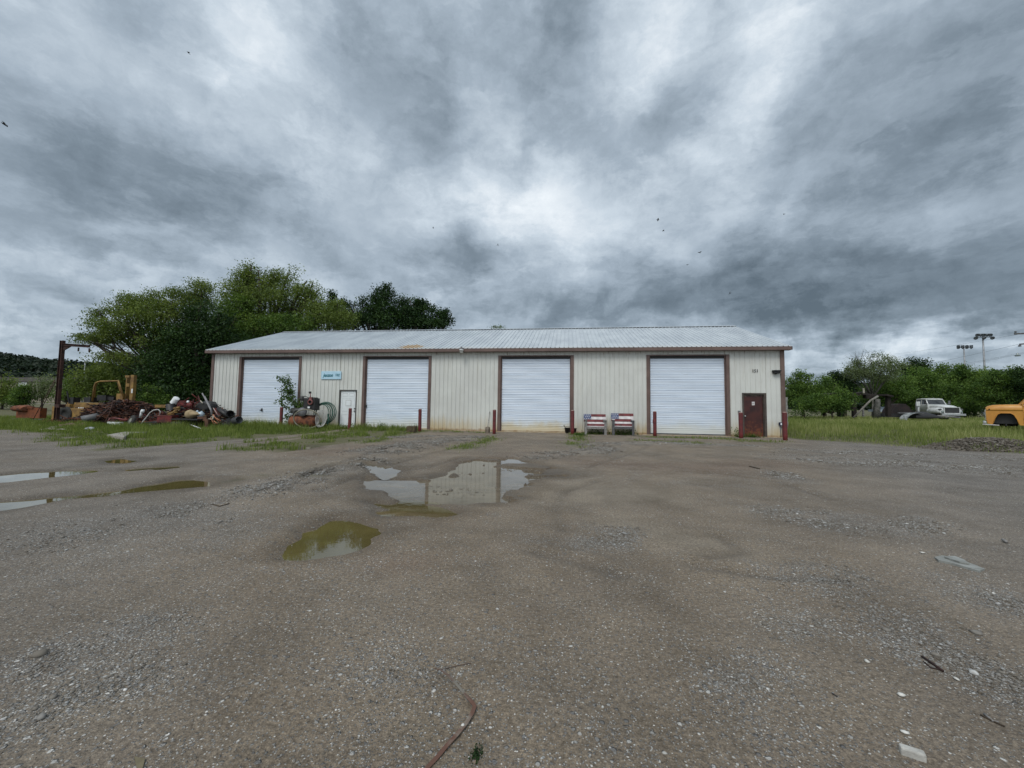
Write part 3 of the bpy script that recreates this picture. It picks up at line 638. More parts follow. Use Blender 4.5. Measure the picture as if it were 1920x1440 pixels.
# weeds along the front of the building
xs, ys = [], []
for W_ in WEEDS+[[(470,800),(640,803)], [(455,803),(560,806),(640,806)], [(600,806),(700,806)]]:
    pts = [G(*q)[:2] for q in W_]
    for (a, b) in zip(pts[:-1], pts[1:]):
        L = np.linalg.norm(b-a); n = int(L*300); u = rng.random(n)[:, None]; q = a+(b-a)*u+rng.normal(0, .26, (n, 2)); xs.append(q[:, 0]); ys.append(q[:, 1])
x = np.concatenate(xs); y = np.concatenate(ys); k = (y < 20.50) & (fbm(x*1.7, y*1.7, 3, 91) > .42); x, y = x[k], y[k]
o = blades('weeds', x, y, H(x, y, False)-.005, rng.uniform(.02, .13, len(x))*(.4+fbm(x*1.3, y*1.3, 3, 95)), .007+.012*rng.random(len(x)), GRASSM, np.clip(rng.normal(.4, .22, len(x)), 0, 1), .8); tag(o, kind='stuff')

# ================================================================== the workshop building
WY = 20.654; X0, X1 = -20.49, 10.25; WT = 4.27; ZS = 0.10
DOORS = [(-18.75, -14.84), (-11.15, -7.23), (-3.59, .34), (3.93, 7.82)]; DH = 4.06
bld = thing('workshop_building', 'long low cream metal workshop with four white roller doors and pale ribbed roof', 'workshop', (-5.12, WY, 0))
BL = np.array([-5.12, WY, 0])
def child(mb, name, mats, parent=bld, org=BL, bevel=0.0):
    """build from world coordinates under a parent whose origin is org"""
    mb.v = [(a-org[0], b-org[1], c-org[2]) for a, b, c in mb.v]
    return mb.build(name, mats, parent, bevel)
def part_of(root):
    org = np.array(root.location)
    def f(mb, name, mats, parent=None, bevel=0.0): return child(mb, name, mats, parent or root, org if (parent is None or parent is root) else org, bevel)
    return f
# the procedural siding/roof/curtain materials read world heights, so these parts keep world coordinates
def keep(mb, name, mats, parent=bld, bevel=0.0):
    o = mb.build(name, mats, parent, bevel)
    if parent is bld: o.matrix_parent_inverse = Matrix.Translation(-Vector(tuple(BL)))
    return o
PROF = [(0, 0), (.066, 0), (.076, .027), (.092, .027), (.102, 0)]
PITCHW = .2286
def ribwall(mb, a, b, z0, ztop, at, axis_='x', sgn=-1, z0f=None):
    """ribbed sheet from a to b; ribs point along sgn"""
    pts = []; k = math.floor(a/PITCHW)
    while k*PITCHW < b:
        for u, h in PROF:
            x = k*PITCHW+u
            if a < x < b: pts.append((x, h))
        k += 1
    pts = [(a, 0)]+pts+[(b, 0)]; vs = []
    for x, h in pts:
        zt = ztop(x) if callable(ztop) else ztop
        for z in (z0, zt): vs.append((x, at+sgn*h, z) if axis_ == 'x' else (at+sgn*h, x, z))
    mb.add(vs, [(2*i, 2*i+2, 2*i+3, 2*i+1) for i in range(len(pts)-1)])
RDR = dict(x0=V(1392, 780, WY)[0], x1=V(1437, 780, WY)[0]); WDR = dict(x0=V(635.5, 760, WY)[0], x1=V(668.3, 760, WY)[0])
b = MB(); cur = X0
ops = sorted([(a, c, DH) for a, c in DOORS]+[(WDR['x0'], WDR['x1'], 2.19), (RDR['x0'], RDR['x1'], 2.19)])
for a, c, hh in ops:
    ribwall(b, cur, a, ZS, WT, WY); ribwall(b, a, c, hh, WT, WY); cur = c
ribwall(b, cur, X1, ZS, WT, WY); keep(b, 'front_wall', SIDING)
DEPTH = 12.1; YB = WY+DEPTH; YR = WY+DEPTH/2
gab = lambda y: 4.27+(2.25)*(1-abs(y-YR)/(DEPTH/2))
b = MB(); ribwall(b, WY, YR, ZS, gab, X1, 'y', 1); ribwall(b, YR, YB, ZS, gab, X1, 'y', 1); keep(b, 'side_wall', SIDING)
b = MB(); ribwall(b, WY, YR, ZS, gab, X0, 'y', -1); ribwall(b, YR, YB, ZS, gab, X0, 'y', -1); keep(b, 'side_wall', SIDING)
b = MB(); ribwall(b, X0, X1, ZS, WT, YB, 'x', 1); keep(b, 'back_wall', SIDING)
b = MB(); b.box((X0-.05, WY-.14, -.4), (X1+.06, YB+.1, ZS)); keep(b, 'foundation', DIRTC)
# roof
RX0, RX1 = X0-.25, X1+.26; YE = WY-.31; ZE = 4.40; ZR = 6.66
rf = MB(); pts = []; k = math.floor(RX0/PITCHW)
while k*PITCHW < RX1:
    for u, h in [(0, 0), (.045, 0), (.058, .036), (.082, .036), (.095, 0)]:
        x = k*PITCHW+u
        if RX0 < x < RX1: pts.append((x, h))
    k += 1
pts = [(RX0, 0)]+pts+[(RX1, 0)]
for sgn in (1, -1):
    vs = []
    for x, h in pts: vs += [(x, YR-sgn*(YR-YE), ZE+h), (x, YR-sgn*.0, ZR+h)]
    rf.add(vs, [(2*i, 2*i+2, 2*i+3, 2*i+1) for i in range(len(pts)-1)])
roof = keep(rf, 'roof', ROOFM)
b = MB(); b.prism([(YE+.02, ZE-.035), (YR, ZR-.035), (2*YR-YE-.02, ZE-.035), (2*YR-YE-.02, ZE-.12), (YR, ZR-.14), (YE+.02, ZE-.12)], (X0-.20, 0, 0), (0, 1, 0), (0, 0, 1), (X1-X0+.4, 0, 0)); keep(b, 'roof_deck', BROWN, roof)
b = MB()
for sgn in (1, -1): b.add([(RX0, YR, ZR+.055), (RX1, YR, ZR+.055), (RX1, YR-sgn*.22, ZR-.02), (RX0, YR-sgn*.22, ZR-.02)], [(0, 1, 2, 3)])
b.add([(RX1, YR, ZR+.055), (RX1, YR-.22, ZR-.02), (RX1, YR+.22, ZR-.02)], [(0, 1, 2)])
keep(b, 'ridge_cap', ROOFM, roof)
b = MB(); b.box((RX0, YE-.015, 4.235), (RX1, YE+.018, 4.392)); b.box((RX0, YE+.018, 4.235), (RX1, WY-.03, 4.262)); keep(b, 'fascia', BROWN)
b = MB(); b.box((RX0, 2*YR-YE-.018, 4.235), (RX1, 2*YR-YE+.015, 4.392)); keep(b, 'fascia', BROWN)
for xx in (RX0-.012, RX1-.018):
    b = MB(); b.prism([(YE-.015, ZE-.165), (YE-.015, ZE-.01), (YR, ZR-.01), (2*YR-YE, ZE-.01), (2*YR-YE, ZE-.165), (YR, ZR-.165)], (xx, 0, 0), (0, 1, 0), (0, 0, 1), (.03, 0, 0)); keep(b, 'rake_board', BROWN)
for xx, s in ((X0, 1), (X1, -1)):
    b = MB(); lo, hi = (xx-.045, xx+.11) if s == 1 else (xx-.14, xx+.045)
    b.box((lo, WY-.048, ZS), (hi, WY-.004, 4.25)); b.box((xx-.045 if s == 1 else xx+.024, WY-.004, ZS), (xx-.024 if s == 1 else xx+.045, WY+.16, 4.25)); keep(b, 'corner_trim', BROWN)
# roller doors
for k, (a, c) in enumerate(DOORS):
    fr = thing('door_frame', None, None); fr.parent = bld; fr.name = 'roller_door'; fr.matrix_parent_inverse = Matrix.Translation(-Vector(tuple(BL)))
    fr.location = (0, 0, 0); tw = .145
    def kp(mb, name, mats, parent=fr): return mb.build(name, mats, parent)
    b = MB(); b.box((a, WY-.040, ZS), (a+tw, WY+.16, DH)); b.box((c-tw, WY-.040, ZS), (c, WY+.16, DH)); b.box((a+tw, WY-.038, DH-.05), (c-tw, WY+.16, DH+.002))
    for xx in (a+tw, c-tw-.05): b.box((xx, WY+.06, ZS), (xx+.05, WY+.16, DH-.05))
    b.build('door_frame', BROWN, fr)
    b = MB(); b.box((a+tw, WY+.07, DH-.17), (c-tw, WY+.17, DH-.05)); b.build('header_shadow_board', BLACK, fr).name = 'door_head_shade'  # black board stands in for the shade under the door head
    # curtain: shallow corrugations, one deep joint every third
    zs = []; z = ZS+.02
    while z < DH-.05:
        for dz_, o_ in ((0, .0), (.020, .007), (.062, .007), (.080, 0)): zs.append((z+dz_, o_))
        z += .09
    zs = [(q, (oo if (q-ZS+.001) % .27 > .03 else oo-.016)) for q, oo in zs]
    nxs = 14; vs = []; L = c-a-2*tw
    for q, oo in zs:
        for i in range(nxs+1):
            x = a+tw+L*i/nxs; dent = .008*math.sin(i*1.7+q*2.1+k*5)*math.exp(-((q-1.3)/.9)**2)+.004*math.sin(i*.6+q*7)
            vs.append((x, WY+.115-oo+dent, q))
    fs = [(j*(nxs+1)+i, j*(nxs+1)+i+1, (j+1)*(nxs+1)+i+1, (j+1)*(nxs+1)+i) for j in range(len(zs)-1) for i in range(nxs)]
    b = MB(); b.add(vs, fs, False); b.build('door_curtain', CURT, fr)
    b = MB(); b.box((a+tw+.01, WY+.085, ZS+.004), (c-tw-.01, WY+.13, ZS+.075)); b.build('bottom_bar', DIRTC if k in (1, 2) else GREY, fr)
    lx = {0: V(488, 770, WY)[0], 1: a+tw+.04}.get(k)
    if lx:
        zz = V(488, 769, WY)[2] if k == 0 else V(686, 762, WY)[2]
        b = MB(); b.box((lx-.09, WY+.05, zz-.02), (lx+.05, WY+.10, zz+.02)); b.box((lx, WY+.045, zz-.05), (lx+.06, WY+.10, zz+.10)); b.build('door_latch', BLACK, fr)
# white personnel door
def kb(mb, name, mats, parent, bevel=0): return mb.build(name, mats, parent, bevel)
a, c = WDR['x0'], WDR['x1']
pd = thing('personnel_door', None, None); pd.parent = bld; pd.matrix_parent_inverse = Matrix.Translation(-Vector(tuple(BL))); pd['label'] = 'white panelled personnel door in a dark frame'
b = MB(); b.box((a, WY-.03, ZS), (a+.07, WY+.10, 2.19)); b.box((c-.05, WY-.03, ZS), (c, WY+.10, 2.19)); b.box((a+.07, WY-.028, 2.13), (c-.05, WY+.10, 2.188)); kb(b, 'door_frame', pm('dark_door_frame', (.045,.052,.055), (.07,.06,.05), 3, .5), pd)
b = MB(); da, dc = a+.075, c-.055; b.box((da, WY+.03, ZS+.02), (dc, WY+.07, 2.125))
dw = dc-da
for (zz0, zz1) in ((1.85, 2.02), (1.02, 1.72), (.26, .86)):
    for u0, u1 in ((.12, .44), (.56, .88)):
        X_a, X_b = da+dw*u0, da+dw*u1
        for (p_, q_) in (((X_a, zz0), (X_b, zz0)), ((X_b, zz0), (X_b, zz1)), ((X_b, zz1), (X_a, zz1)), ((X_a, zz1), (X_a, zz0))):
            b.beam((p_[0], WY+.028, p_[1]), (q_[0], WY+.028, q_[1]), .022, .016)
kb(b, 'door_leaf', DOORW, pd)
b = MB(); b.box((da+dw*.34, WY+.018, 1.30), (da+dw*.70, WY+.021, 1.62)); b.mi = 1; b.box((da+dw*.36, WY+.015, 1.32), (da+dw*.68, WY+.0175, 1.60)); kb(b, 'notice_sheet', [pm('notice_edge', (.45,.45,.42)), DOORW], pd)
for zz in (1.02, 1.16):
    b = MB(); b.lathe((dc-.06, WY+.03, zz), (0, -1, 0), [(.001, .06), (.022, .055), (.028, .035), (.014, .02), (.03, .0)], 12); kb(b, 'door_knob', BLACK, pd)
# rusty personnel door
a, c = RDR['x0'], RDR['x1']
pd = thing('personnel_door', None, None); pd.parent = bld; pd.matrix_parent_inverse = Matrix.Translation(-Vector(tuple(BL))); pd['label'] = 'rusty dark red personnel door with a small white notice'
b = MB(); b.box((a, WY-.04, ZS), (a+.07, WY+.14, 2.19)); b.box((c-.10, WY-.04, ZS), (c, WY+.14, 2.19)); b.box((a+.07, WY-.038, 2.12), (c-.10, WY+.14, 2.188)); b.box((c-.13, WY+.02, ZS), (c-.10, WY+.14, 2.12)); b.box((a+.07, WY+.02, 2.085), (c-.13, WY+.14, 2.12))
kb(b, 'door_frame', pm('dull_brown_frame', (.075,.060,.050), (.045,.036,.030), 4, .6), pd)
b = MB(); b.box((a+.075, WY+.055, ZS+.01), (c-.135, WY+.10, 2.08)); kb(b, 'door_leaf', RDOOR, pd)
mx = (a+c)/2; b = MB(); b.box((mx-.08, WY+.047, 1.60), (mx+.045, WY+.052, 1.77)); b.mi = 1
for q in (0, 1, 2): b.box((mx-.055, WY+.044, 1.645+.03*q), (mx+.02, WY+.0465, 1.658+.03*q))
kb(b, 'notice_sheet', [FWHT, GREY], pd)
b = MB(); b.box((mx-.17, WY+.049, 1.30), (mx+.06, WY+.054, 1.52)); kb(b, 'backing_plate', pm('dark_plate', (.035,.010,.010), None, 5, .5), pd)
b = MB(); b.lathe((a+.135, WY+.055, 1.07), (0, -1, 0), [(.001, .07), (.030, .062), (.034, .04), (.015, .025), (.034, 0)], 14); kb(b, 'door_knob', SILV, pd)
# house number (151), lamps, outlet
def text_mesh(txt, size, depth, shear=0.0, bold=.0):
    cu = bpy.data.curves.new('lettering', 'FONT'); cu.body = txt; cu.size = size; cu.extrude = depth; cu.offset = bold; cu.shear = shear; cu.align_x = 'CENTER'; cu.align_y = 'CENTER'; cu.resolution_u = 3
    to = bpy.data.objects.new('lettering', cu); col.objects.link(to); bpy.context.view_layer.update()
    me = bpy.data.meshes.new_from_object(to.evaluated_get(bpy.context.evaluated_depsgraph_get())); bpy.data.objects.remove(to); return me
def text_obj(txt, size, loc, mat, parent, name, inv=None, shear=0, bold=0, sx=1.0, depth=.004):
    me = text_mesh(txt, size, depth, shear, bold); me.materials.clear(); me.materials.append(mat)
    o = bpy.data.objects.new(name, me); col.objects.link(o); o.parent = parent
    if inv is not None: o.matrix_parent_inverse = inv
    o.location = tuple(float(k) for k in loc); o.rotation_euler = (math.pi/2, 0, 0); o.scale = (sx, 1, 1); return o
INV = Matrix.Translation(-Vector(tuple(BL)))
q = V(1416, 695.5, WY-.03)
b = MB(); b.box((q[0]-.03, WY-.026, q[2]-.07), (q[0]+.03, WY-.021, q[2]+.07)); keep(b, 'number_plate', GLOSSW)
text_obj('151', .20, (q[0], WY-.031, q[2]), BLACK, bld, 'house_number', INV, bold=.004)
q = V(1455, 697, WY-.06)
b = MB(); b.box((q[0]-.17, WY-.22, q[2]+.0), (q[0]+.17, WY-.02, q[2]+.07)); b.box((q[0]-.14, WY-.17, q[2]-.09), (q[0]+.14, WY-.025, q[2])); b.box((q[0]-.05, WY-.06, q[2]-.12), (q[0]+.05, WY-.02, q[2]-.09)); keep(b, 'flood_lamp', BLACK, bevel=.008)
q = V(865.5, 657, YE-.10)
lamp = MB(); lamp.box((q[0]-.03, YE-.06, q[2]+.0), (q[0]+.03, YE-.015, q[2]+.09)); lamp.lathe((q[0], YE-.14, q[2]+.0), (0, 0, 1), [(.09, .02), (.095, .05), (.075, .09), (.05, .16), (.015, .20), (.001, .21)], 16); la = keep(lamp, 'yard_lamp', GREY)
b = MB(); b.lathe((q[0], YE-.14, q[2]), (0, 0, 1), [(.001, -.14), (.075, -.14), (.10, .0), (.115, .0), (.12, .03), (.10, .045)], 18); o = b.build('lamp_lens', GLOSSW, la)
q = V(1464, 795, WY-.08)
b = MB(); b.tube([(q[0], WY-.055, ZS), (q[0], WY-.055, q[2]-.02)], .012, 6); b.box((q[0]-.07, WY-.13, q[2]-.07), (q[0]+.05, WY-.03, q[2]+.08)); b.mi = 1; b.box((q[0]-.035, WY-.135, q[2]-.045), (q[0]+.02, WY-.129, q[2]+.05))
keep(b, 'outdoor_socket', [pm('dark_blue_plastic', (.012,.02,.07)), GLOSSW])
q = V(1386, 772, WY-.04); b = MB(); b.box((q[0]-.05, WY-.06, q[2]-.05), (q[0]+.05, WY-.02, q[2]+.05)); keep(b, 'junction_box', GREY)

# sign beside the doors
q0, q1 = V(601.7, 711, WY-.06), V(639.7, 696, WY-.06)
sg = thing('wall_sign', 'pale blue wall sign reading jexzon TIRE above the white door', 'sign', ((q0[0]+q1[0])/2, WY-.025, q0[2])); sp = part_of(sg)
b = MB(); b.box((q0[0], WY-.055, q0[2]), (q1[0], WY-.022, q1[2])); sp(b, 'sign_panel', pm('sign_blue_paint', (.46,.66,.78), (.40,.60,.74), 2, .4), bevel=.01)
cxs, czs = (q0[0]+q1[0])/2, (q0[2]+q1[2])/2; TEAL = pm('sign_teal_paint', (.015,.16,.20), (.02,.13,.17), 4, .5); W_ = q1[0]-q0[0]
iv = Matrix.Translation(-Vector(sg.location))
text_obj('jexzon', .27, (cxs-W_*.155, WY-.060, czs-.005), TEAL, sg, 'sign_lettering', iv, shear=.35, bold=.007, sx=.80)
text_obj('TIRE', .20, (cxs+W_*.31, WY-.060, czs+.0), pm('sign_light_teal', (.05,.22,.28)), sg, 'sign_lettering', iv, shear=.35, bold=.002, sx=.72)

# concrete apron by the rusty door
a0, a1 = G(1378, 829), G(1480, 832)
ap = MB(); ap.prism([(RDR['x0']-.35, WY-.15), (X1+.75, WY-.15), (X1+1.0, WY-.55), (X1+.1, WY-1.15), (RDR['x0']-.1, WY-.85)], (0, 0, -.1), (1, 0, 0), (0, 1, 0), (0, 0, .17))
tag(ap.build('doorstep_slab', DIRTC, bevel=.01), 'worn concrete doorstep slab in front of the rusty red door', 'slab')

# bollards
BOL = [(526.5, 800, 763.5, 'dark red steel bollard between the first roller door and the sapling', .0), (655, 806.5, 765.5, 'dark red steel bollard in front of the white personnel door', .01), (787, 810, 767, 'dark red steel bollard beside the square wooden stump', -.01), (926.5, 814, 768.5, 'dark red steel bollard next to the leaning shovel', 0), (1073.5, 813, 769.5, 'dark red steel bollard in front of the black buckets', 0), (1228, 818.5, 771.5, 'dark red steel bollard with a bumped side, right of the painted chairs', .0), (1389.5, 822.5, 773.5, 'dark red steel bollard left of the rusty red door', 0), (1472.5, 826.5, 773, 'dark red steel bollard at the right end of the workshop', 0)]
BCAP = pm('bollard_cap_concrete', (.30,.22,.19), (.22,.12,.11), 8, .8)
for i, (bx, by, ty, lab, tl) in enumerate(BOL):
    g = G(bx, by, .05)
    if g[1] > 19.9: g = V(bx, by, 19.8)
    dpt = (g-EYE)@FW; hh = (by-ty)/FP*dpt+max(g[2]-.05, 0)
    t_ = thing('bollard', lab, 'bollard', (g[0], g[1], .0), 0, 'dark red bollards along the front of the workshop'); t_.rotation_euler = (0, tl, 0)
    b = MB(); r = .083 if i < 6 else .092; b.lathe((0, 0, 0), (0, 0, 1), [(.001, -.1), (r, -.1), (r, .3), (r*.99, .6), (r, hh+.03)], 20)
    if i == 5: b.lathe((-.012, .0, hh*.55), (0, 0, 1), [(r, 0), (r*1.08, .06), (r*1.04, .16), (r*.9, .22)], 16)
    b.build('post', REDP, t_)
    b = MB(); b.lathe((0, 0, hh+.03), (0, 0, 1), [(r*.98, -.01), (r*.93, .015), (r*.6, .03), (.001, .036)], 20); b.build('cap', BCAP, t_)

# shovel
g = G(914, 812, .08); sh = thing('shovel', 'small shovel with a wooden handle leaning on the cream wall beside a bollard', 'shovel', (g[0], g[1], .06)); sp = part_of(sh)
hd = V(918.2, 773, WY-.05); b = MB(); b.tube([g+np.array([.0, .02, .25]), hd], .016, 8); b.tube([hd, hd+np.array([0, 0, .03])], .022, 8); sp(b, 'handle', WOODG)
b = MB(); b.loft([[(g[0]-w_, g[1]+.02+y_, g[2]+z_), (g[0], g[1]-.005+y_, g[2]+z_), (g[0]+w_, g[1]+.02+y_, g[2]+z_), (g[0], g[1]+.03+y_, g[2]+z_)] for w_, z_, y_ in ((.10, -.02, 0), (.115, .10, .01), (.115, .27, .02), (.03, .31, .03))]); sp(b, 'blade', pm('shovel_blade_metal', (.20,.17,.13), (.10,.07,.05), 6, .7))
# stump
g = G(770.5, 812, .04); st = MB(); n = 10
st.box((g[0]-.21, g[1]-.05, -.02), (g[0]-.02, g[1]+.3, .36)); st.box((g[0]-.015, g[1]-.08, .02), (g[0]+.20, g[1]+.28, .37)); st.box((g[0]-.19, g[1]-.02, .362), (g[0]+.18, g[1]+.27, .375))
o = st.build('wood_block', pm('mossy_cut_wood', (.10,.075,.035), (.045,.035,.02), 7, .9, bump=.4), bevel=.02); tag(o, 'squat dark wooden block standing beside a bollard at the second roller door', 'block')
# buckets by the fifth bollard
for k, (bx, rr, hh, lab) in enumerate(((1063.5, .13, .27, 'black plastic bucket with a stick in it, left of the fifth bollard from the left'), (1078.5, .12, .25, 'black plastic bucket just right of the fifth bollard from the left'))):
    g = G(bx, 812.5, .08); t_ = thing('bucket', lab, 'bucket', (g[0], g[1]+.25, .07), 0, 'black buckets behind a bollard')
    b = MB(); b.lathe((0, 0, 0), (0, 0, 1), [(.001, 0), (rr*.82, 0), (rr, hh), (rr*1.05, hh), (rr*1.05, hh+.015), (rr*.96, hh+.015), (rr*.8, .02), (.001, .02)], 20); b.build('pail', BLACK, t_)
    b = MB(); b.ring((0, 0, hh-.06), (0, 1, .3), rr*1.06, .005, 24, 5, arc=.5); b.build('bail_handle', GREY, t_)
    if k == 0:
        s_ = MB(); s_.tube([(g[0]+.05, g[1]+.25, .12), (g[0]-.14, g[1]+.22, .42)], .012, 6); s_.tube([(g[0]-.14, g[1]+.22, .42), (g[0]-.17, g[1]+.2, .47)], .03, 6); tag(s_.build('brush', WOODG), 'short wooden brush sticking up out of the left black bucket', 'brush')

# ------------------------------------------------------------------ painted chairs
def chair(bx0, bx1, by, ty, dark, lab, rz):
    g0, g1 = G(bx0, by, .07), G(bx1, by, .07); W = g1[0]-g0[0]; c = (g0+g1)/2; dpt = (c-EYE)@FW; Ht = (by-ty)/FP*dpt
    t = thing('wooden_chair', lab, 'chair', (c[0], c[1], .05), rz, 'chairs painted with stars and stripes by the wall')
    lm = WOODG if not dark else pm('dark_grey_wood', (.11,.11,.115), (.06,.06,.062), 9, .85, bump=.3)
    hw = W/2; sh_ = .40*Ht; ah = .70*Ht
    for s in (-1, 1):
        b = MB(); b.box((s*hw-.055*(s+1), 0, 0), (s*hw-.055*(s+1)+.11, .045, ah)); b.build('leg', lm, t)
        b = MB(); b.beam((s*(hw-.07), .75, 0), (s*(hw-.07), .52, ah+.02), .05, .10); b.build('leg', lm, t)
        b = MB(); b.box((s*hw-.06*(s+1), -.05, ah), (s*hw-.06*(s+1)+.12, .62, ah+.03)); b.build('armrest', FWHT if dark else lm, t)
    b = MB(); b.box((-hw+.11, .0, sh_-.10), (hw-.11, .04, sh_+.01)); b.build('apron_board', lm, t)
    b = MB()
    for k in range(4): b.box((-hw+.10, .045+k*.125, sh_), (hw-.10, .045+k*.125+.11, sh_+.025))
    b.build('seat', FWHT, t)
    # leaning slatted back: five boards, bottom to top
    th = math.atan2(.16, Ht-sh_); n_ = np.array([0, math.sin(th), math.cos(th)]); P0 = np.array([0, .50, sh_+.02]); L = (Ht-sh_-.02)/math.cos(th)
    hs = [.16, .16, .19, .22, .22]; tot_ = sum(hs); z = 0; cols = [FRED, FWHT, FRED, FWHT, FRED]
    for k, hk in enumerate(hs):
        a = z/tot_*L+.008; e = (z+hk)/tot_*L-.008; z += hk; w2 = hw+(.02 if k > 1 else -.06)
        x0 = -w2 if k < 3 else -w2+.34*2*w2
        pa = P0+n_*a; pe = P0+n_*e
        b = MB(); b.beam(pa+np.array([(x0+w2)/2, 0, 0]), pe+np.array([(x0+w2)/2, 0, 0]), w2-x0, .022, up=(0, 1, 0)); b.build('back_slat', cols[k], t)
    a = (hs[0]+hs[1]+hs[2])/tot_*L+.008; w2 = hw+.02; cw = .34*2*w2-.004; xc = -w2+cw/2; ha = L-.008-a
    b = MB(); b.beam(P0+n_*a+np.array([xc, 0, 0]), P0+n_*(L-.008)+np.array([xc, 0, 0]), cw, .024, up=(0, 1, 0)); b.mi = 1
    for r_, cnt in ((0, 4), (1, 3), (2, 4)):
        for j in range(cnt):
            u = (j+.5+(.0 if cnt == 4 else .5))/4*cw-cw/2; vv = a+ha*(r_+.5)/3; cc = P0+n_*vv+np.array([xc+u, -.016, 0])
            pts = []
            for q in range(10):
                rr = .034 if q % 2 == 0 else .015; an = math.pi/2+q*math.pi/5; pts.append(cc+np.array([math.cos(an)*rr, 0, 0])+n_*math.sin(an)*rr)
            b.add(pts, [tuple(range(10))])
    b.build('star_panel', [BLUE, FWHT], t)
    for s in (-1, 1):
        b = MB(); b.beam(P0+np.array([s*(hw-.12), .025, -.1]), P0+n_*(L-.03)+np.array([s*(hw-.12), .025, 0]), .06, .03, up=(0, 1, 0)); b.build('back_brace', lm, t)
    return t
chair(1096.8, 1137, 815.5, 776, False, 'grey wooden chair with a faded stars and stripes back, nearer the black buckets', R(1))
chair(1149, 1188.5, 816.5, 774.5, True, 'dark-legged wooden chair with a stars and stripes back, nearer the fourth roller door', R(-3))

# ------------------------------------------------------------------ air compressor with hoses
def w3(px, py, Y): return V(px, py, Y)
g = V(572, 800, 19.75); cp = thing('air_compressor', 'rusty tank air compressor with engine on top standing in weeds by the wall', 'compressor', (g[0], g[1], .02)); sp = part_of(cp)
tl, trr = V(545, 787, 19.75), V(596, 787, 19.75); rad = .34; zc = .42
b = MB(); L = trr[0]-tl[0]; b.lathe((tl[0], 19.75, zc), (1, 0, 0), [(.001, -.0), (rad*.55, .02), (rad*.85, .07), (rad, .16), (rad, L-.16), (rad*.85, L-.07), (rad*.5, L-.01), (.001, L)], 28); sp(b, 'tank', RUST2)
for xx in (tl[0]+.25, trr[0]-.25):
    for yy in (-.24, .24): b = MB(); b.box((xx-.03, 19.75+yy-.03, 0), (xx+.03, 19.75+yy+.03, .25)); sp(b, 'leg', RUST)
b = MB(); b.box((tl[0]+.1, 19.55, zc+rad-.02), (trr[0]-.1, 19.95, zc+rad+.03)); sp(b, 'mounting_plate', RUST)
zt = zc+rad+.03
b = MB()
for k in range(9): b.box((tl[0]+.22+k*.055, 19.58, zt+.02), (tl[0]+.25+k*.055, 19.92, zt+.34))
b.box((tl[0]+.25, 19.62, zt), (tl[0]+.66, 19.88, zt+.36)); b.cyl((tl[0]+.1, 19.7, zt+.22), (tl[0]+.8, 19.7, zt+.22), .15, 18); sp(b, 'pump_block', pm('oily_grey_metal', (.07,.07,.062), (.03,.03,.028), 7, .6))
b = MB(); b.lathe((tl[0]+.88, 19.5, zt+.16), (.2, -1, 0), [(.001, 0), (.10, 0), (.22, .04), (.24, .10), (.20, .16), (.05, .17), (.001, .17)], 22); sp(b, 'belt_wheel', pm('dusty_grey_cast', (.17,.17,.18), (.10,.10,.11), 5, .6))
e0 = V(573, 752, 19.7); e1 = V(594, 762, 19.7)
b = MB(); b.box((e0[0]-.0, 19.5, e1[2]-.20), (e1[0]+.0, 19.95, e0[2]+.16)); b.box((e0[0]+.2, 19.55, e0[2]+.16), (e1[0]-.06, 19.9, e0[2]+.20)); sp(b, 'engine', BLACK, bevel=.03)
c_ = V(581, 754, 19.42); HSG = pm('dull_pink_red_cast', (.22,.075,.070), (.13,.05,.045), 6, .6)
b = MB(); b.ring((c_[0], 19.44, c_[2]), (0, 1, 0), .115, .035, 26, 8); b.lathe((c_[0], 19.52, c_[2]), (0, -1, 0), [(.001, 0), (.14, 0), (.13, .06), (.09, .07)], 22); b.box((c_[0]-.075, 19.44, c_[2]+.09), (c_[0]+.075, 19.54, c_[2]+.27)); sp(b, 'blower_housing', HSG)
b = MB(); q = V(582, 744, 19.6); q2 = V(581.2, 736, 19.6); b.tube([(q[0], 19.6, q[2]-.05), (q[0], 19.6, q2[2]-.02)], .022, 8); sp(b, 'exhaust_pipe', HSG)
b = MB(); b.cyl((q[0]-.075, 19.6, q2[2]), (q[0]+.015, 19.6, q2[2]+.005), .058, 14); sp(b, 'exhaust_cap', BLACK)
b = MB(); q = V(568, 745, 19.6); b.lathe((q[0]-.05, 19.6, q[2]-.18), (0, 0, 1), [(.001, 0), (.10, 0), (.12, .12), (.09, .2), (.03, .24), (.001, .25)], 14); b.cyl((q[0]-.14, 19.6, q[2]), (q[0]-.02, 19.6, q[2]), .05, 12); b.tube([(q[0]+.0, 19.5, q[2]-.02), (q[0]+.07, 19.45, q[2]-.1), (q[0]+.04, 19.45, q[2]-.3), (q[0]-.12, 19.45, q[2]-.45)], .014, 6); b.tube([(q[0]+.02, 19.55, q[2]+.03), (q[0]+.2, 19.5, q[2]+.06), (q[0]+.35, 19.5, q[2]+.0)], .02, 6); sp(b, 'air_filter', pm('oily_dark_metal', (.05,.048,.045), (.025,.025,.025), 8, .5))
b = MB(); q = V(579, 764, 19.4); b.box((q[0]-.06, 19.38, q[2]-.04), (q[0]+.06, 19.41, q[2]+.05)); sp(b, 'gauge_plate', GLOSSW)
b = MB(); q0_, q1_ = V(549, 770, 19.5), V(566, 757, 19.5)
b.tube([(q0_[0], 19.5, zt-.02), (q0_[0]+.03, 19.5, zt+.15), (q0_[0]+.18, 19.5, zt+.27), (q0_[0]+.40, 19.52, zt+.30)], .018, 7); b.cyl((q0_[0]+.02, 19.6, zt+.03), (q0_[0]+.25, 19.6, zt+.03), .05, 12); sp(b, 'manifold_pipe', GREY)
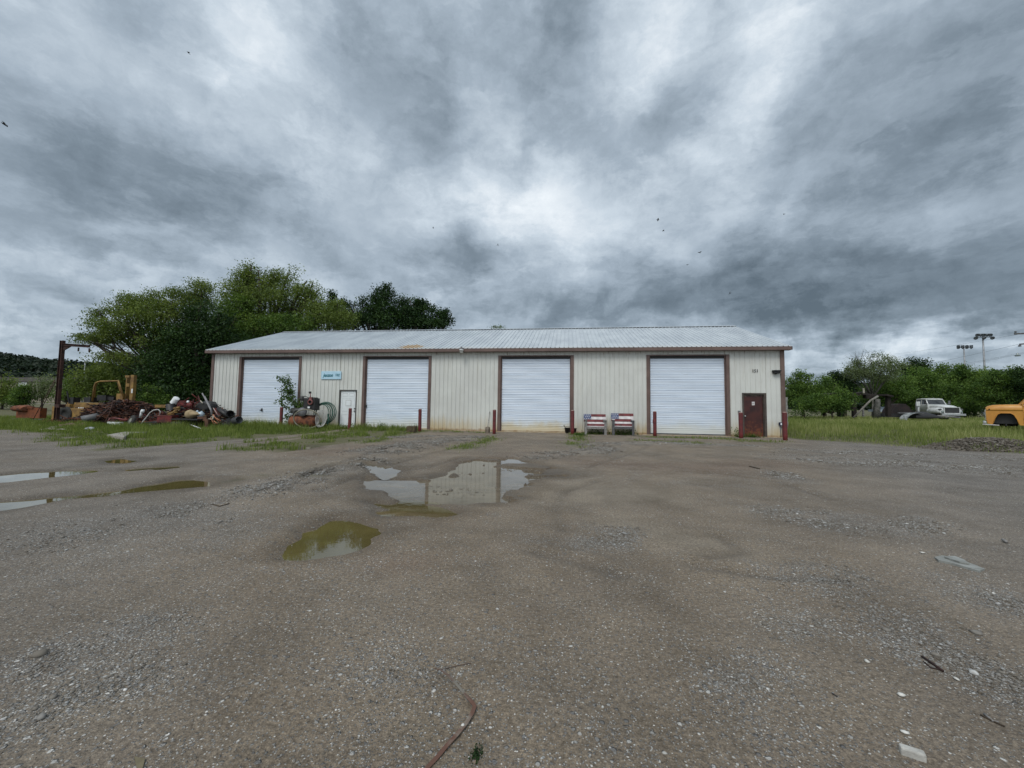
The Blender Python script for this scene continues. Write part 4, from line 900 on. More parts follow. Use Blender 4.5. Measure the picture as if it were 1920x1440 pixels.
# hoses
cc = V(576, 785.5, 19.28); b = MB(); b.ring((cc[0], 19.25, cc[2]), (.15, -1, -.22), .68, .032, 40, 8, ry=.50); tag(b.build('loose_hose', BHOSE), 'thick beige hose looped in front of the rusty compressor tank', 'hose')
cc = V(603, 786, 19.45); b = MB()
for k in range(5): b.ring((cc[0]-.10+.03*k, 19.38+.035*k, cc[2]-.02+.02*k), (.5-.1*k, -1, .1*k-.1), .17+.01*k, .013, 30, 6, ry=.40+.015*k)
tag(b.build('white_hose_coil', WHOSE), 'coil of thin white hose hanging off the right end of the compressor', 'hose')
cc = V(603, 776, 19.9); b = MB()
for k in range(6): b.ring((cc[0]+.02*k, 19.98+.035*(k % 3), cc[2]+.01*k), (.1*k-.2, -1, .05*k), .44+.025*k, .022, 34, 7, ry=.50+.02*k)
b.tube([(cc[0]+.35, 19.9, cc[2]), (cc[0]+.46, 19.85, cc[2]-.3), (cc[0]+.40, 19.8, .1)], .04, 8)
tag(b.build('green_hose_coil', GHOSE), 'coil of dark green hose behind the compressor against the wall', 'hose')

# ------------------------------------------------------------------ foliage
def leaves(ells, ncl, per, cr, leaf, droop=0.0, asp=.5, flat=.7, inner=.45):
    """ells: (cx,cy,cz,rx,ry,rz) -> verts, faces, tint"""
    E_ = np.array(ells, float); wgt = (E_[:, 3]*E_[:, 4]*E_[:, 5])**(.67); idx = rng.choice(len(E_), ncl, p=wgt/wgt.sum())
    d = rng.normal(size=(ncl, 3)); d /= np.linalg.norm(d, axis=1, keepdims=True)
    lump = 1+.16*np.sin(d[:, 0]*5+idx)+.14*np.sin(d[:, 2]*6+idx*2)+.10*np.sin(d[:, 1]*9+d[:, 0]*7)
    r = (inner+(1-inner)*rng.random(ncl)**.6)*lump; C = E_[idx, :3]+d*E_[idx, 3:]*r[:, None]
    ct = rng.random(ncl); crr = cr*rng.uniform(.6, 1.35, ncl)
    n = ncl*per; ci = np.repeat(np.arange(ncl), per); off = np.clip(rng.normal(0, .5, (n, 3)), -.95, .95)*crr[ci][:, None]; off[:, 2] *= flat
    if droop: off[:, 2] -= np.abs(rng.normal(0, droop, n))
    P = C[ci]+off
    a = rng.normal(size=(n, 3)); a[:, 2] -= droop*1.2; a /= np.linalg.norm(a, axis=1, keepdims=True)
    q = rng.normal(size=(n, 3)); q[:, 2] += .9; b = np.cross(a, q); b /= np.linalg.norm(b, axis=1, keepdims=True)
    s = leaf*rng.uniform(.6, 1.35, n)[:, None]*.5
    Vv = np.stack([P-a*s, P+b*s*asp, P+a*s, P-b*s*asp], 1); F = np.arange(4*n).reshape(-1, 4)
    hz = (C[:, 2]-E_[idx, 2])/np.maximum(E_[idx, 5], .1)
    tint = np.clip(.40+.62*(ct[ci]-.5)+rng.normal(0, .08, n)+.18*hz[ci], 0, 1)  # clump tint mixes leaf colour with painted light-and-dark shading; upper clumps lighter
    return Vv.reshape(-1, 3), F, np.repeat(tint, 4), C
def trunk_mesh(base, tops, C, r0, nbr=40, lean=None):
    b = MB(); base = np.array(base, float); tops = [np.array(t, float) for t in tops]
    top = tops[0]; fork = base+(top-base)*.38
    b.tube([base-np.array([0, 0, .3]), base+(fork-base)*.5+np.array([r0*.4, 0, 0]), fork], [r0*1.25, r0, r0*.85], 8)
    nodes = []
    for t in tops:
        mid = fork+(t-fork)*.5+rng.normal(0, .12*np.linalg.norm(t-fork)*.5, 3); b.tube([fork, mid, t], [r0*.7, r0*.42, r0*.16], 6); nodes += [fork, mid, t, (fork+mid)/2, (mid+t)/2]
    nodes = np.array(nodes)
    for c in C[rng.choice(len(C), min(nbr, len(C)), replace=False)]:
        dd_ = np.linalg.norm(nodes-c, axis=1)+np.where(nodes[:, 2] > c[2]+.5, 2, 0); s_ = nodes[np.argmin(dd_)]; m = (s_+c)/2+rng.normal(0, .08*np.linalg.norm(c-s_), 3)-np.array([0, 0, .04*np.linalg.norm(c-s_)])
        b.tube([s_, m, c], [r0*.20, r0*.12, r0*.05], 4, cap=False)
    return b
def tree(name, label, cat, depth, tx, crowns, mat, ncl, per, cr, leaf, r0=.2, droop=0, group=None, bark=None, inner=.45, flat=.7, nbr=40, asp=.5, Y=None):
    """crowns: (px, py, rx_px, ry_px, depth offset); sizes read off at the tree's own distance"""
    if leaf > .14: leaf *= .80; per = int(per*1.5)
    ells = []
    for (cx, cy, rx, ry, dof) in crowns:
        c = D(cx, cy, depth+dof); k = (depth+dof)/FP; ells.append((c[0], c[1], c[2], rx*k, max(rx, ry)*k*.8, ry*k))
    c0 = D(tx, 720, depth); bz = Hs(c0[0], c0[1]); root = thing(name, label, cat, (c0[0], c0[1], bz), 0, group)
    if ncl > 60:
        for e in list(ells):
            for _ in range(3):
                f_ = rng.uniform(.22, .40); u_ = rng.uniform(-.85, .85); ells.append((e[0]+e[3]*u_, e[1]+e[4]*rng.uniform(-.4, .4), e[2]+e[5]*(math.sqrt(1-u_*u_)*rng.uniform(.8, 1.15)), e[3]*f_, e[4]*f_, e[5]*f_*1.3))
        for i_ in range(len(crowns)): e = ells[i_]; ells[i_] = (*e[:5], e[5]*.9)
    org = np.array([c0[0], c0[1], bz]); Vv, F, T, C = leaves(ells, ncl, per, cr, leaf, droop, inner=inner, flat=flat, asp=asp)
    Vv = Vv[:]; low = Vv[:, 2] < bz+.02; Vv[low, 2] = bz+.02
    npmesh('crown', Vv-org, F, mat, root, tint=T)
    tb = trunk_mesh((0, 0, 0), [np.array(e[:3])-org+np.array([0, 0, e[5]*.35]) for e in ells], C-org, r0, nbr); tb.build('trunk', bark or BARK, root)
    return root
# left group behind and beside the building
tree('spreading_tree', 'airy olive green tree whose long limbs reach out left over the lifting post', 'tree', 31, 335, [(275,590,60,30,0),(215,608,46,16,-1),(330,585,60,34,1),(270,562,40,16,1),(188,592,24,12,0),(150,632,14,5,0),(180,632,30,9,0),(225,632,46,13,0),(300,640,60,20,0),(205,668,22,8,-1),(245,672,30,12,-1),(360,560,40,30,1),(225,575,20,9,0)], L_OLIVE, 760, 62, .62, .135, .17, .25, flat=.5, inner=.15, nbr=110)
tree('dense_tree', 'very dark dense tree filling the gap at the left end of the workshop', 'tree', 30, 372, [(388,640,48,50,0),(350,680,75,56,0),(400,690,70,60,1),(330,740,70,34,-1),(395,745,50,40,-1),(350,648,36,32,0),(305,700,40,40,1),(330,660,50,40,1),(290,745,40,20,1)], L_DARK, 1500, 34, .8, .24, .30, .1, inner=.2, nbr=30)
tree('tall_tree', 'tallest light green tree behind the workshop with bare limbs showing', 'tree', 38, 495, [(500,560,70,44,0),(540,555,60,34,0),(455,540,40,30,0),(470,520,22,20,0),(585,575,30,28,0),(430,585,40,36,0),(510,615,90,28,1),(440,625,50,30,0),(575,545,26,16,0)], L_OLIVE, 900, 34, .8, .21, .34, .3, flat=.55, inner=.3, nbr=90)
tree('shade_tree', 'darker mid green tree low in front of the tallest tree, left of the roof ridge', 'tree', 36, 440, [(425,600,45,40,0),(480,620,60,24,0),(550,612,60,18,0)], L_MID, 520, 32, .7, .20, .25, .1, inner=.3)
tree('shrubby_tree', 'yellow green tree showing just above the roof left of the dark treetops', 'tree', 37, 612, [(610,592,42,24,0),(640,604,24,16,0),(590,605,30,16,0)], L_OLIVE, 230, 32, .7, .20, .2, .2, inner=.3)
tree('dark_tree', 'dark green treetop with two rounded peaks above the middle of the roof', 'tree', 40, 722, [(722,575,34,30,0),(722,552,20,14,0),(690,590,30,24,0),(745,595,30,26,0),(655,588,26,20,1),(700,610,60,12,0)], L_DARK, 420, 32, .62, .24, .22, 0, inner=.3)
tree('dark_tree', 'dark green treetop reaching furthest right over the roof, next to open sky', 'tree', 40, 800, [(795,592,36,24,0),(775,578,20,16,0),(828,600,20,12,0),(838,592,13,8,0),(770,600,34,16,0),(790,611,56,9,0)], L_DARK, 320, 32, .58, .24, .22, 0, inner=.3)
tree('small_conifer', 'small dark pointed treetop between the yellow green tree and the dark treetops', 'tree', 42, 623, [(624,575,9,18,0),(627,592,18,16,0)], L_DARK, 70, 30, .5, .22, .12, 0, inner=.3)
tree('thin_treetop', 'thin sprig of a treetop just peeping over the middle of the ridge', 'tree', 44, 930, [(930,614,14,5,0),(938,612,6,5,0)], L_OLIVE, 18, 14, .35, .16, .08, .1, inner=.2, nbr=14)
tree('bushy_tree', 'broad mid green bushy tree behind the yellow forklift', 'tree', 33, 215, [(235,705,70,30,0),(190,720,50,30,0),(285,700,40,30,0),(240,740,60,22,0),(150,725,24,24,-1)], L_OLIVE, 620, 32, .7, .20, .2, .15, inner=.35)
tree('leafy_bush', 'bright leafy bush behind the right end of the scrap heap', 'bush', 27, 290, [(290,748,24,18,0),(305,760,22,16,0),(270,765,18,12,0)], L_MID, 130, 28, .35, .15, .06, 0, inner=.3, nbr=20)
tree('edge_bush', 'yellow green bush at the left edge of the picture before the far building', 'bush', 44, 8, [(5,730,28,22,0),(-25,735,40,28,0),(20,748,20,12,0)], L_OLIVE, 240, 28, .7, .22, .1, .1, inner=.3)
tree('young_tree', 'young tree standing in front of the white door of the far beige building', 'tree', 42, 42, [(42,742,14,14,0),(36,752,16,8,0),(48,730,6,6,0)], L_MID, 110, 26, .5, .20, .08, 0, inner=.3, nbr=20)
tree('young_tree', 'feathery pale sapling in front of the beige building near the lifting post', 'tree', 43, 82, [(80,722,16,18,0),(72,740,16,14,0),(92,735,12,16,0)], L_PALE, 120, 22, .6, .17, .08, .1, inner=.2, nbr=26)
tree('young_tree', 'small dark feathery tree between the lifting post and the bushy tree', 'tree', 36, 128, [(128,722,10,10,0),(136,735,16,14,0),(120,745,12,10,0)], L_MID, 100, 26, .5, .2, .08, 0, inner=.3, nbr=20)
# bare shrub
def bare(label, px, by, depth, hpx, spread, n, mat, name='bare_shrub'):
    c = D(px, 720, depth); z = Hs(c[0], c[1]); k = depth/FP; b = MB()
    def br(p, d, L, r, lv):
        q = p+d*L; m = (p+q)/2+rng.normal(0, .05*L, 3); b.tube([p, m, q], [r, r*.8, r*.55], 5, cap=False)
        if lv:
            for _ in range(3 if lv > 1 else 3): 
                nd = d+rng.normal(0, .55, 3); nd[2] = abs(nd[2])*.8+.05; nd /= np.linalg.norm(nd); br(p+(q-p)*rng.uniform(.45, 1), nd, L*.62, r*.55, lv-1)
    for i in range(n):
        d = np.array([rng.normal(0, spread), rng.normal(0, spread), 1.0]); d /= np.linalg.norm(d); br(np.zeros(3), d, hpx*k*.45, .035, 3)
    o = b.build(name, mat); o.location = (c[0], c[1], z); return tag(o, label, 'shrub')
bare('leafless grey shrub with fanned twigs in front of the dense dark tree', 341, 775, 27.5, 62, .55, 4, BARKG)
# sapling at the first roller door
def sapling():
    base = V(560, 800, 19.9); root = thing('sapling', 'leafy sapling leaning left across the first roller door behind a bollard', 'sapling', (base[0], base[1]+.1, .03)); org = np.array(root.location)
    stems = [[(560,799),(556,775),(548,750),(540,728),(530,712),(521,707)],[(556,775),(552,755),(546,730),(540,715),(539,709)],[(557,785),(545,770),(530,757),(522,749)],[(556,778),(560,765),(563,752)],[(559,795),(545,785),(534,776)],[(560,799),(545,792),(536,790)],[(549,752),(538,745),(528,741)],[(545,740),(535,733),(529,732)],[(558,770),(566,760),(570,755)]]
    b = MB(); Cs = []
    for s in stems:
        P = [V(px, py, base[1]+.1+rng.normal(0, .06)) for px, py in s]; b.tube([p-org for p in P], [.018*(1-.7*i/len(P)) for i in range(len(P))], 6)
        for p, q in zip(P[:-1], P[1:]):
            for _ in range(26): Cs.append(p+(q-p)*rng.random()+rng.normal(0, .08, 3))
    b.build('stem', BARK, root); C = np.array(Cs); C = C[C[:, 2] > .15]; n = len(C)*3; ci = np.repeat(np.arange(len(C)), 3)
    P = C[ci]+rng.normal(0, .05, (n, 3)); a = rng.normal(size=(n, 3)); a[:, 2] -= .3; a /= np.linalg.norm(a, axis=1, keepdims=True); q = rng.normal(size=(n, 3)); q[:, 2] += 1.2; bb = np.cross(a, q); bb /= np.linalg.norm(bb, axis=1, keepdims=True)
    s = rng.uniform(.07, .14, n)[:, None]; Vv = np.stack([P-a*s*.2, P+a*s*.35+bb*s*.28, P+a*s, P+a*s*.35-bb*s*.28], 1)-org
    npmesh('foliage', Vv.reshape(-1, 3), np.arange(4*n).reshape(-1, 4), WEEDM, root, tint=np.repeat(np.clip(rng.normal(.35, .25, n), 0, 1), 4))
sapling()
def tuft(px, py, Y, n, sp, h, lab, name='weed_plant'):
    g = V(px, py, Y); z = max(Hs(g[0], g[1]), .03); P = np.stack([g[0]+rng.normal(0, sp, n), g[1]+rng.normal(0, sp*.5, n), z+np.abs(rng.normal(0, h, n))], -1)
    a = rng.normal(size=(n, 3)); a /= np.linalg.norm(a, axis=1, keepdims=True); q = rng.normal(size=(n, 3)); q[:, 2] += 1; bb = np.cross(a, q); bb /= np.linalg.norm(bb, axis=1, keepdims=True)
    s = rng.uniform(.02, .05, n)[:, None]; Vv = np.stack([P-a*s, P+bb*s*.5, P+a*s, P-bb*s*.5], 1)
    tag(npmesh(name, Vv.reshape(-1, 3), np.arange(4*n).reshape(-1, 4), WEEDM, tint=np.repeat(np.clip(rng.normal(.4, .25, n), 0, 1), 4)), kind='stuff')
tuft(1410, 812, 20.3, 260, .20, .10, 'low ferny weed growing at the foot of the rusty red door')
tuft(1383, 812, 20.3, 200, .14, .16, 'round leafy weed left of the bollard beside the rusty red door')
tuft(714, 806, 20.2, 160, .10, .16, 'small upright weed in front of the second roller door')
tuft(452, 800, 19.9, 500, .25, .18, 'thick green weed clump at the left foot of the first roller door')
tuft(1118, 806, 20.45, 420, .34, .12, 'dark weeds growing under the left painted chair')
tuft(1168, 807, 20.45, 420, .34, .12, 'dark weeds growing under the right painted chair')
tuft(1087, 826, 19.2, 260, .16, .06, 'pale green weed patch on the gravel in front of the fifth bollard')
tuft(655, 800, 20.2, 160, .25, .10, 'weeds sprouting at the foot of the white door')
# right-hand background
tree('hedge_tree', 'mid green bushy tree directly beside the right end of the workshop', 'tree', 40, 1505, [(1496,722,22,22,0),(1485,742,20,24,0),(1515,742,30,24,0)], L_MID, 260, 30, .6, .20, .15, .05, 'trees and bushes beyond the field', inner=.3)
tree('hedge_tree', 'light green airy tree with sky showing through, second from the workshop', 'tree', 41, 1545, [(1538,735,24,18,0),(1550,752,30,16,0),(1562,730,14,10,0)], L_MID, 190, 28, .6, .20, .15, .05, 'trees and bushes beyond the field', inner=.3)
tree('dark_evergreen', 'dark blue green evergreen behind the collapsed vine-covered shed', 'tree', 44, 1582, [(1580,718,22,20,0),(1584,740,24,24,0)], L_DARK, 260, 30, .6, .22, .16, 0, 'trees and bushes beyond the field', inner=.3)
tree('half_bare_tree', 'half bare grey green tree with dead twigs sticking out of its top', 'tree', 43, 1632, [(1640,688,36,20,0),(1610,698,26,14,0),(1668,690,26,12,0),(1640,705,34,12,0),(1600,705,18,10,0)], L_PALE, 420, 22, .6, .17, .07, .1, 'trees and bushes beyond the field', bark=BARKG, flat=.6, inner=.15, nbr=120)
tree('green_bush', 'low dark green bush in front of the left end of the collapsed shed', 'bush', 36, 1560, [(1555,758,24,18,0),(1575,760,24,18,0),(1535,765,18,12,0),(1510,765,22,14,0)], L_MID, 300, 28, .5, .17, .08, 0, 'trees and bushes beyond the field', inner=.3)
for k, (dp, tx, cr_, mt, lab) in enumerate([
 (46, 1665, [(1660,735,40,22,0),(1640,745,30,20,0),(1690,730,24,24,0)], L_MID, 'rounded green tree behind the right end of the collapsed shed'),
 (66, 1722, [(1722,688,20,12,0),(1715,700,24,14,0)], L_DARK, 'distant dark treetop standing highest above the green trees left of the light poles'),
 (54, 1718, [(1712,725,28,30,0),(1700,745,34,22,0),(1730,735,20,24,0)], L_MID, 'bright green tree behind the dark machine and the white truck'),
 (60, 1765, [(1765,712,34,20,0),(1750,735,34,26,0),(1785,735,30,26,0)], L_MID, 'green tree right behind the cab of the white truck'),
 (49, 1808, [(1810,765,20,16,0),(1800,775,18,10,0)], L_MID, 'low bush between the white truck and the yellow pickup'),
 (57, 1825, [(1820,712,30,22,0),(1835,745,40,30,0),(1800,745,34,30,0)], L_MID, 'wide green tree in front of the two tall light poles'),
 (46, 1885, [(1880,715,34,18,0),(1895,745,44,30,0),(1860,745,34,26,0)], L_MID, 'green tree behind the yellow pickup bonnet'),
 (44, 1940, [(1935,715,34,24,0),(1945,750,44,30,0)], L_DARK, 'dark green tree at the right edge behind the yellow pickup cab')]):
    tree('hedge_tree', lab, 'tree', dp, tx, cr_, mt, int(sum(c[2]*c[3] for c in cr_)*.155*(dp/46)), 30, .62*dp/44, .22*dp/44, .16, .05, 'trees and bushes beyond the field', inner=.25)
c = D(1640, 683, 43); bb = MB()
def deadtw(p, d, L, r, lv):
    q = p+d*L; bb.tube([p, (p+q)/2+rng.normal(0, .04*L, 3), q], [r, r*.8, r*.5], 4, cap=False)
    if lv:
        for _ in range(3):
            nd = d+rng.normal(0, .4, 3); nd /= np.linalg.norm(nd); deadtw(p+(q-p)*rng.uniform(.4, 1), nd, L*.6, r*.6, lv-1)
tt_ = [o for o in bpy.data.objects if o.name.startswith('half_bare_tree')][0]; org = np.array(tt_.location)
for (px, py) in ((1608, 668), (1590, 676), (1618, 662)):
    p0 = D(1632, 712, 43)-org; p1 = D(px, py, 43)-org; d = p1-p0; L = np.linalg.norm(d); deadtw(p0, d/L, L*.7, .035, 3)
bb.build('dead_branches', BARKG, tt_)

# ------------------------------------------------------------------ scrap, machines: left of the building
def one(mb, name, mats, label, cat, group=None, bevel=0.0): return tag(mb.build(name, mats, None, bevel), label, cat, group)
def pb(mb, px0, py0, px1, py1, depth, thick, rz=0.0):
    p, q = D(px0, py1, depth), D(px1, py0, depth); ym = (p[1]+q[1])/2; mb.box((p[0], ym, p[2]), (q[0], ym+thick, q[2]), rz); return mb
def line(mb, pts, r, n=6): return mb.tube([D(*p) for p in pts], r, n)
# lifting post
g = G(105, 795, .03); dC = float((g-EYE)@FW); lp = thing('lifting_post', 'tall rusty steel post with a short hoist arm on top and two stay rods', 'hoist', (g[0], g[1], .02)); sp = part_of(lp)
top = D(110, 637, dC); b = MB(); b.box((g[0]-.08, g[1]-.012, 0), (g[0]+.08, g[1]+.012, top[2])); b.box((g[0]-.10, g[1]-.08, 0), (g[0]-.08, g[1]+.08, top[2])); b.box((g[0]+.08, g[1]-.08, 0), (g[0]+.10, g[1]+.08, top[2])); b.box((g[0]-.3, g[1]-.3, -.02), (g[0]+.3, g[1]+.3, .06)); sp(b, 'post', RUST, bevel=.008)
zA = top[2]; e = D(174, 646, dC); b = MB(); az_ = zA-.16
b.beam((g[0]+.13, g[1], az_-.02), (e[0], g[1]-.1, az_-.16), .13, .025, up=(0, 0, 1)); b.beam((g[0]+.13, g[1], az_-.15), (e[0]-.06, g[1]-.1, az_-.27), .13, .025, up=(0, 0, 1)); b.beam((g[0]+.13, g[1], az_-.085), (e[0]-.03, g[1]-.1, az_-.215), .025, .13, up=(0, 0, 1))
b.prism([(.13, az_-.16), (.62, az_-.20), (.13, az_-.44)], (g[0], g[1]-.03, 0), (1, 0, 0), (0, 0, 1), (0, .05, 0)); sp(b, 'hoist_arm', RUST)
for u in (.55, .93):
    b = MB(); xx = g[0]+.13+(e[0]-g[0]-.13)*u; zz = az_-.2-.12*u; b.box((xx-.03, g[1]-.07, zz-.22), (xx+.03, g[1]-.02, zz)); sp(b, 'trolley_hook', RUST)
for (pa, pe) in (((103, 712), (62, 787)), ((103.5, 716), (76, 770))):
    b = MB(); p_ = D(*pa, dC); q_ = D(*pe, dC+1.5 if pe[0] > 70 else dC-.6); b.tube([p_, q_], .018, 6); sp(b, 'stay_rod', RUST)
b = MB(); pb(b, 101.5, 758, 112, 764, dC-.25, .3); sp(b, 'clamp_band', RUST)
# orange beam implement
dO = 27.0; b = MB(); g = D(28, 780, dO); q = D(87, 765, dO); t_ = thing('scraper_blade', 'faded orange and rust steel blade lying in the grass left of the lifting post', 'blade', (g[0], g[1], .05)); sp = part_of(t_)
b.box((g[0], g[1], .2), (q[0], g[1]+.35, q[2]), R(-3)); b.box((g[0]+.1, g[1]-.04, q[2]-.05), (q[0]-.6, g[1]+.4, q[2]+.04), R(-3)); sp(b, 'blade', ORG)
b = MB(); c = D(45, 762, dO); b.loft([[(c[0]-.45+a*.22+math.cos(t)*.12, c[1]+math.cos(t)*.35, c[2]-.15+math.sin(t)*(.22+.1*math.sin(a*3))) for t in np.linspace(0, 6.28, 9)[:-1]] for a in range(5)]); sp(b, 'hinge_casting', RUST2)
b = MB(); b.box((g[0]-.25, g[1]-.1, .02), (q[0]+.3, g[1]+.1, .14), R(-2)); sp(b, 'lower_rail', GREY)
# yellow forklift
dF = 26.0; c = D(180, 770, dF); fk = thing('forklift', 'old yellow forklift with open roll cage and mast standing behind the scrap heap', 'forklift', (c[0], c[1], .05)); sp = part_of(fk)
b = MB(); pb(b, 115, 756, 240, 765, dF, .9); pb(b, 112, 758, 131, 787, dF+.05, .8); pb(b, 96, 762, 103, 790, dF, .25); b.prism([(0, 0), (1.3, 0), (.5, -.75), (0, -.8)], D(131, 765, dF), (1, 0, 0), (0, 0, 1), (0, .8, 0)); sp(b, 'chassis', YEL, bevel=.015)
b = MB(); p = D(206, 752, dF); b.loft([[(p[0]+u*.34, p[1]+.1+.25*math.cos(t)+.3, p[2]-.2+.1*0+(.18+.13*math.sin(u*1.1))*math.sin(t)) for t in np.linspace(0, 6.28, 13)[:-1]] for u in np.linspace(0, 3, 8)]); pb(b, 217, 738, 231, 750, dF+.3, .6); sp(b, 'engine_cover', YEL)
for yy in (0, 1.0):
    b = MB(); A = [(173+4*yy, 753, dF+yy), (177+2*yy, 724, dF+yy), (180+2*yy, 717.5, dF+yy), (188, 715, dF+yy), (222-2*yy, 714, dF+yy), (233-3*yy, 748, dF+yy)]
    b.tube([D(*q) for q in A], .05, 8); sp(b, 'roll_cage', YEL)
b = MB()
for u in range(6): b.beam(D(184+u*7.2, 715.2, dF+.02), D(184+u*7.2, 715.2, dF+1.0), .06, .03)
sp(b, 'cage_roof', YEL)
b = MB(); pb(b, 242.5, 703, 249.8, 757, dF-.1, .2); b.box(*[tuple(k) for k in (np.minimum(D(236, 750, dF+.5), D(238.5, 705, dF+.5)), np.maximum(D(236, 750, dF+.5), D(238.5, 705, dF+.5))+np.array([0, .12, 0]))]); pb(b, 233.5, 704, 243, 708, dF+.0, .2); pb(b, 236, 719, 243, 725, dF+.0, .2); sp(b, 'mast', YEL, bevel=.01)
b = MB(); pb(b, 245.8, 729, 249, 737, dF-.115, .01); sp(b, 'decal_plate', GLOSSW)
b = MB(); pb(b, 129, 745, 138, 757, dF+.2, .4); b.beam(D(130, 757, dF+.2), D(126, 734, dF+.2), .05, .08); sp(b, 'seat', BLACK)
b = MB(); pb(b, 156, 745, 170, 754, dF+.3, .5); pb(b, 180, 741, 200, 751, dF+.4, .5); pb(b, 198, 744, 214, 750, dF+.4, .5); sp(b, 'control_console', BLACK)
b = MB(); pb(b, 139, 764, 152, 769, dF-.02, .3); sp(b, 'hydraulic_block', BLACK)
for u in range(4): b = MB(); b.cyl(D(148+u*3, 764, dF-.05), D(148+u*3, 772, dF-.05), .035, 8); sp(b, 'hydraulic_ram', SILV)
for px in (122, 225):
    b = MB(); cc = D(px, 780, dF); b.lathe((cc[0], cc[1]-.02, .5), (0, -1, 0), [(.25, -.3), (.48, -.3), (.52, -.25), (.52, .0), (.48, .05), (.25, .05), (.24, .0), (.001, .0)], 26); sp(b, 'wheel', RUBBER)
# rust heap
def heap(name, cx, cy, depth, rx, rz_, ry, n, mat, seed, lmin=.15, lmax=.9, th=.02):
    c = D(cx, cy, depth); b = MB(); c = np.array([c[0], c[1], .0]); rs = np.random.default_rng(seed)
    rings = []
    for j in range(7):
        u = j/6; rr = math.cos(u*1.5); rings.append([(c[0]+rx*rr*math.cos(t)*(1+.12*math.sin(3*t+seed)), c[1]+ry*rr*math.sin(t)*(1+.1*math.cos(2*t)), rz_*math.sin(u*1.5)*(.86+.1*math.sin(4*t+j))) for t in np.linspace(0, 6.283, 25)[:-1]])
    b.loft(rings)
    for k in range(n):
        t = rs.uniform(0, 6.28); u = rs.random()**.5; h = rz_*math.sqrt(max(0, 1-u*u))
        p = c+np.array([rx*u*math.cos(t), ry*u*math.sin(t), max(h*rs.uniform(.85, 1.08), .04)]); a = rs.uniform(0, 6.28); L = rs.uniform(lmin, lmax); tilt = rs.normal(0, .22)
        d = np.array([math.cos(a), math.sin(a), tilt])*L/2; m = p+rs.normal(0, .05, 3); b.mi = int(rs.integers(0, len(mat)))
        r = th*rs.uniform(.5, 1.8)
        if k % 4: b.tube([p-d, m, p+d+rs.normal(0, .07, 3)], r, 4, cap=False)
        else: b.beam(p-d, p+d, r*5, .012)
    o = b.build(name, mat); return tag(o, kind='stuff')
dH = 23.6
heap('rusty_scrap_heap', 232, 780, dH, 2.35, 1.32, 1.3, 1500, [RUST, RUST2, RUST, BLACK, pm('pale_rust', (.17,.09,.06), (.09,.05,.035), 5, .85)], 3)
heap('rusty_scrap_heap', 160, 785, dH-.4, 1.6, .35, .8, 420, [RUST, RUST2, BLACK], 5)
heap('rusty_scrap_heap', 125, 792, dH-.6, 1.6, .22, .7, 300, [RUST2, RUST], 8, .1, .4)
heap('mixed_scrap_heap', 372, 790, 21.8, 2.2, 1.2, .8, 1500, [BLACK, RUST, REDM, GREY, BLACK, RUST, TAN, RUST2], 9, .1, .8)
heap('mixed_scrap_heap', 283, 790, 22.6, 1.6, .55, .8, 420, [RUST, BLACK, RUST, REDM, RUST2], 12)
# grey pipe, poles, wheel etc.
dS = 22.0
b = MB(); b.cyl(D(153, 787, dS), D(193, 779, dS+.6), .20, 20); one(b, 'steel_pipe', GREY, 'short thick dull grey pipe lying low at the foot of the rusty heap', 'pipe')
b = MB(); line(b, [(182, 788, dS-.5), (206, 764, dS)], .035); one(b, 'iron_bar', RUST, 'thin brown bar leaning up on the rusty heap above the grey pipe', 'bar')
b = MB(); line(b, [(196, 794, dS-.5), (205, 775, dS), (212, 752, dS+.6)], .02); one(b, 'bent_wire', RUST, 'thin bent rusty wire standing against the front of the heap', 'wire')
g = D(246, 792, dS-1.2); wh = thing('trailer_wheel', 'pale rimmed spoked tyre leaning on its side in front of the rusty heap', 'wheel', (g[0], g[1], .02)); sp = part_of(wh)
ax = np.array([-.42, -.9, .32]); c = np.array([g[0], g[1], .33]); b = MB(); b.ring(c, ax, .27, .085, 30, 10); sp(b, 'tyre', RUBBER)
b = MB(); b.lathe(c-ax*.03, ax, [(.21, .0), (.22, .08), (.20, .09), (.17, .04), (.09, .03), (.08, .08), (.001, .085)], 24); sp(b, 'rim', pm('dull_pale_rim', (.30,.31,.27), (.16,.15,.13), 6, .6))
b = MB(); pb(b, 203, 791.5, 228, 796.5, dS-1.4, .12, R(0)); b.beam(D(203, 792, dS-1.4), D(228, 797.5, dS-1.6), .10, .07); o = one(b, 'bumper_bar', WHT, 'white painted bumper bar lying in front of the rusty heap beside the wheel', 'bumper')
b = MB(); line(b, [(203, 791, dS-1.2), (206, 785, dS-1), (216, 784, dS-.9), (238, 788, dS-1)], .05); one(b, 'axle_housing', REDM, 'dark red bent axle housing just behind the white bumper bar', 'axle')
b = MB(); c = D(164, 808, 18.3); b.lathe((c[0], c[1], .07), (.15, -.55, .83), [(.001, .04), (.12, .035), (.20, .0), (.23, -.03), (.21, -.035), (.001, -.01)], 24); one(b, 'hubcap', SILV, 'shiny round metal hubcap lying in the grass', 'hubcap')
PALE = pm('pale_scrap_sheet', (.46,.43,.36), (.30,.27,.22), 5, .8)
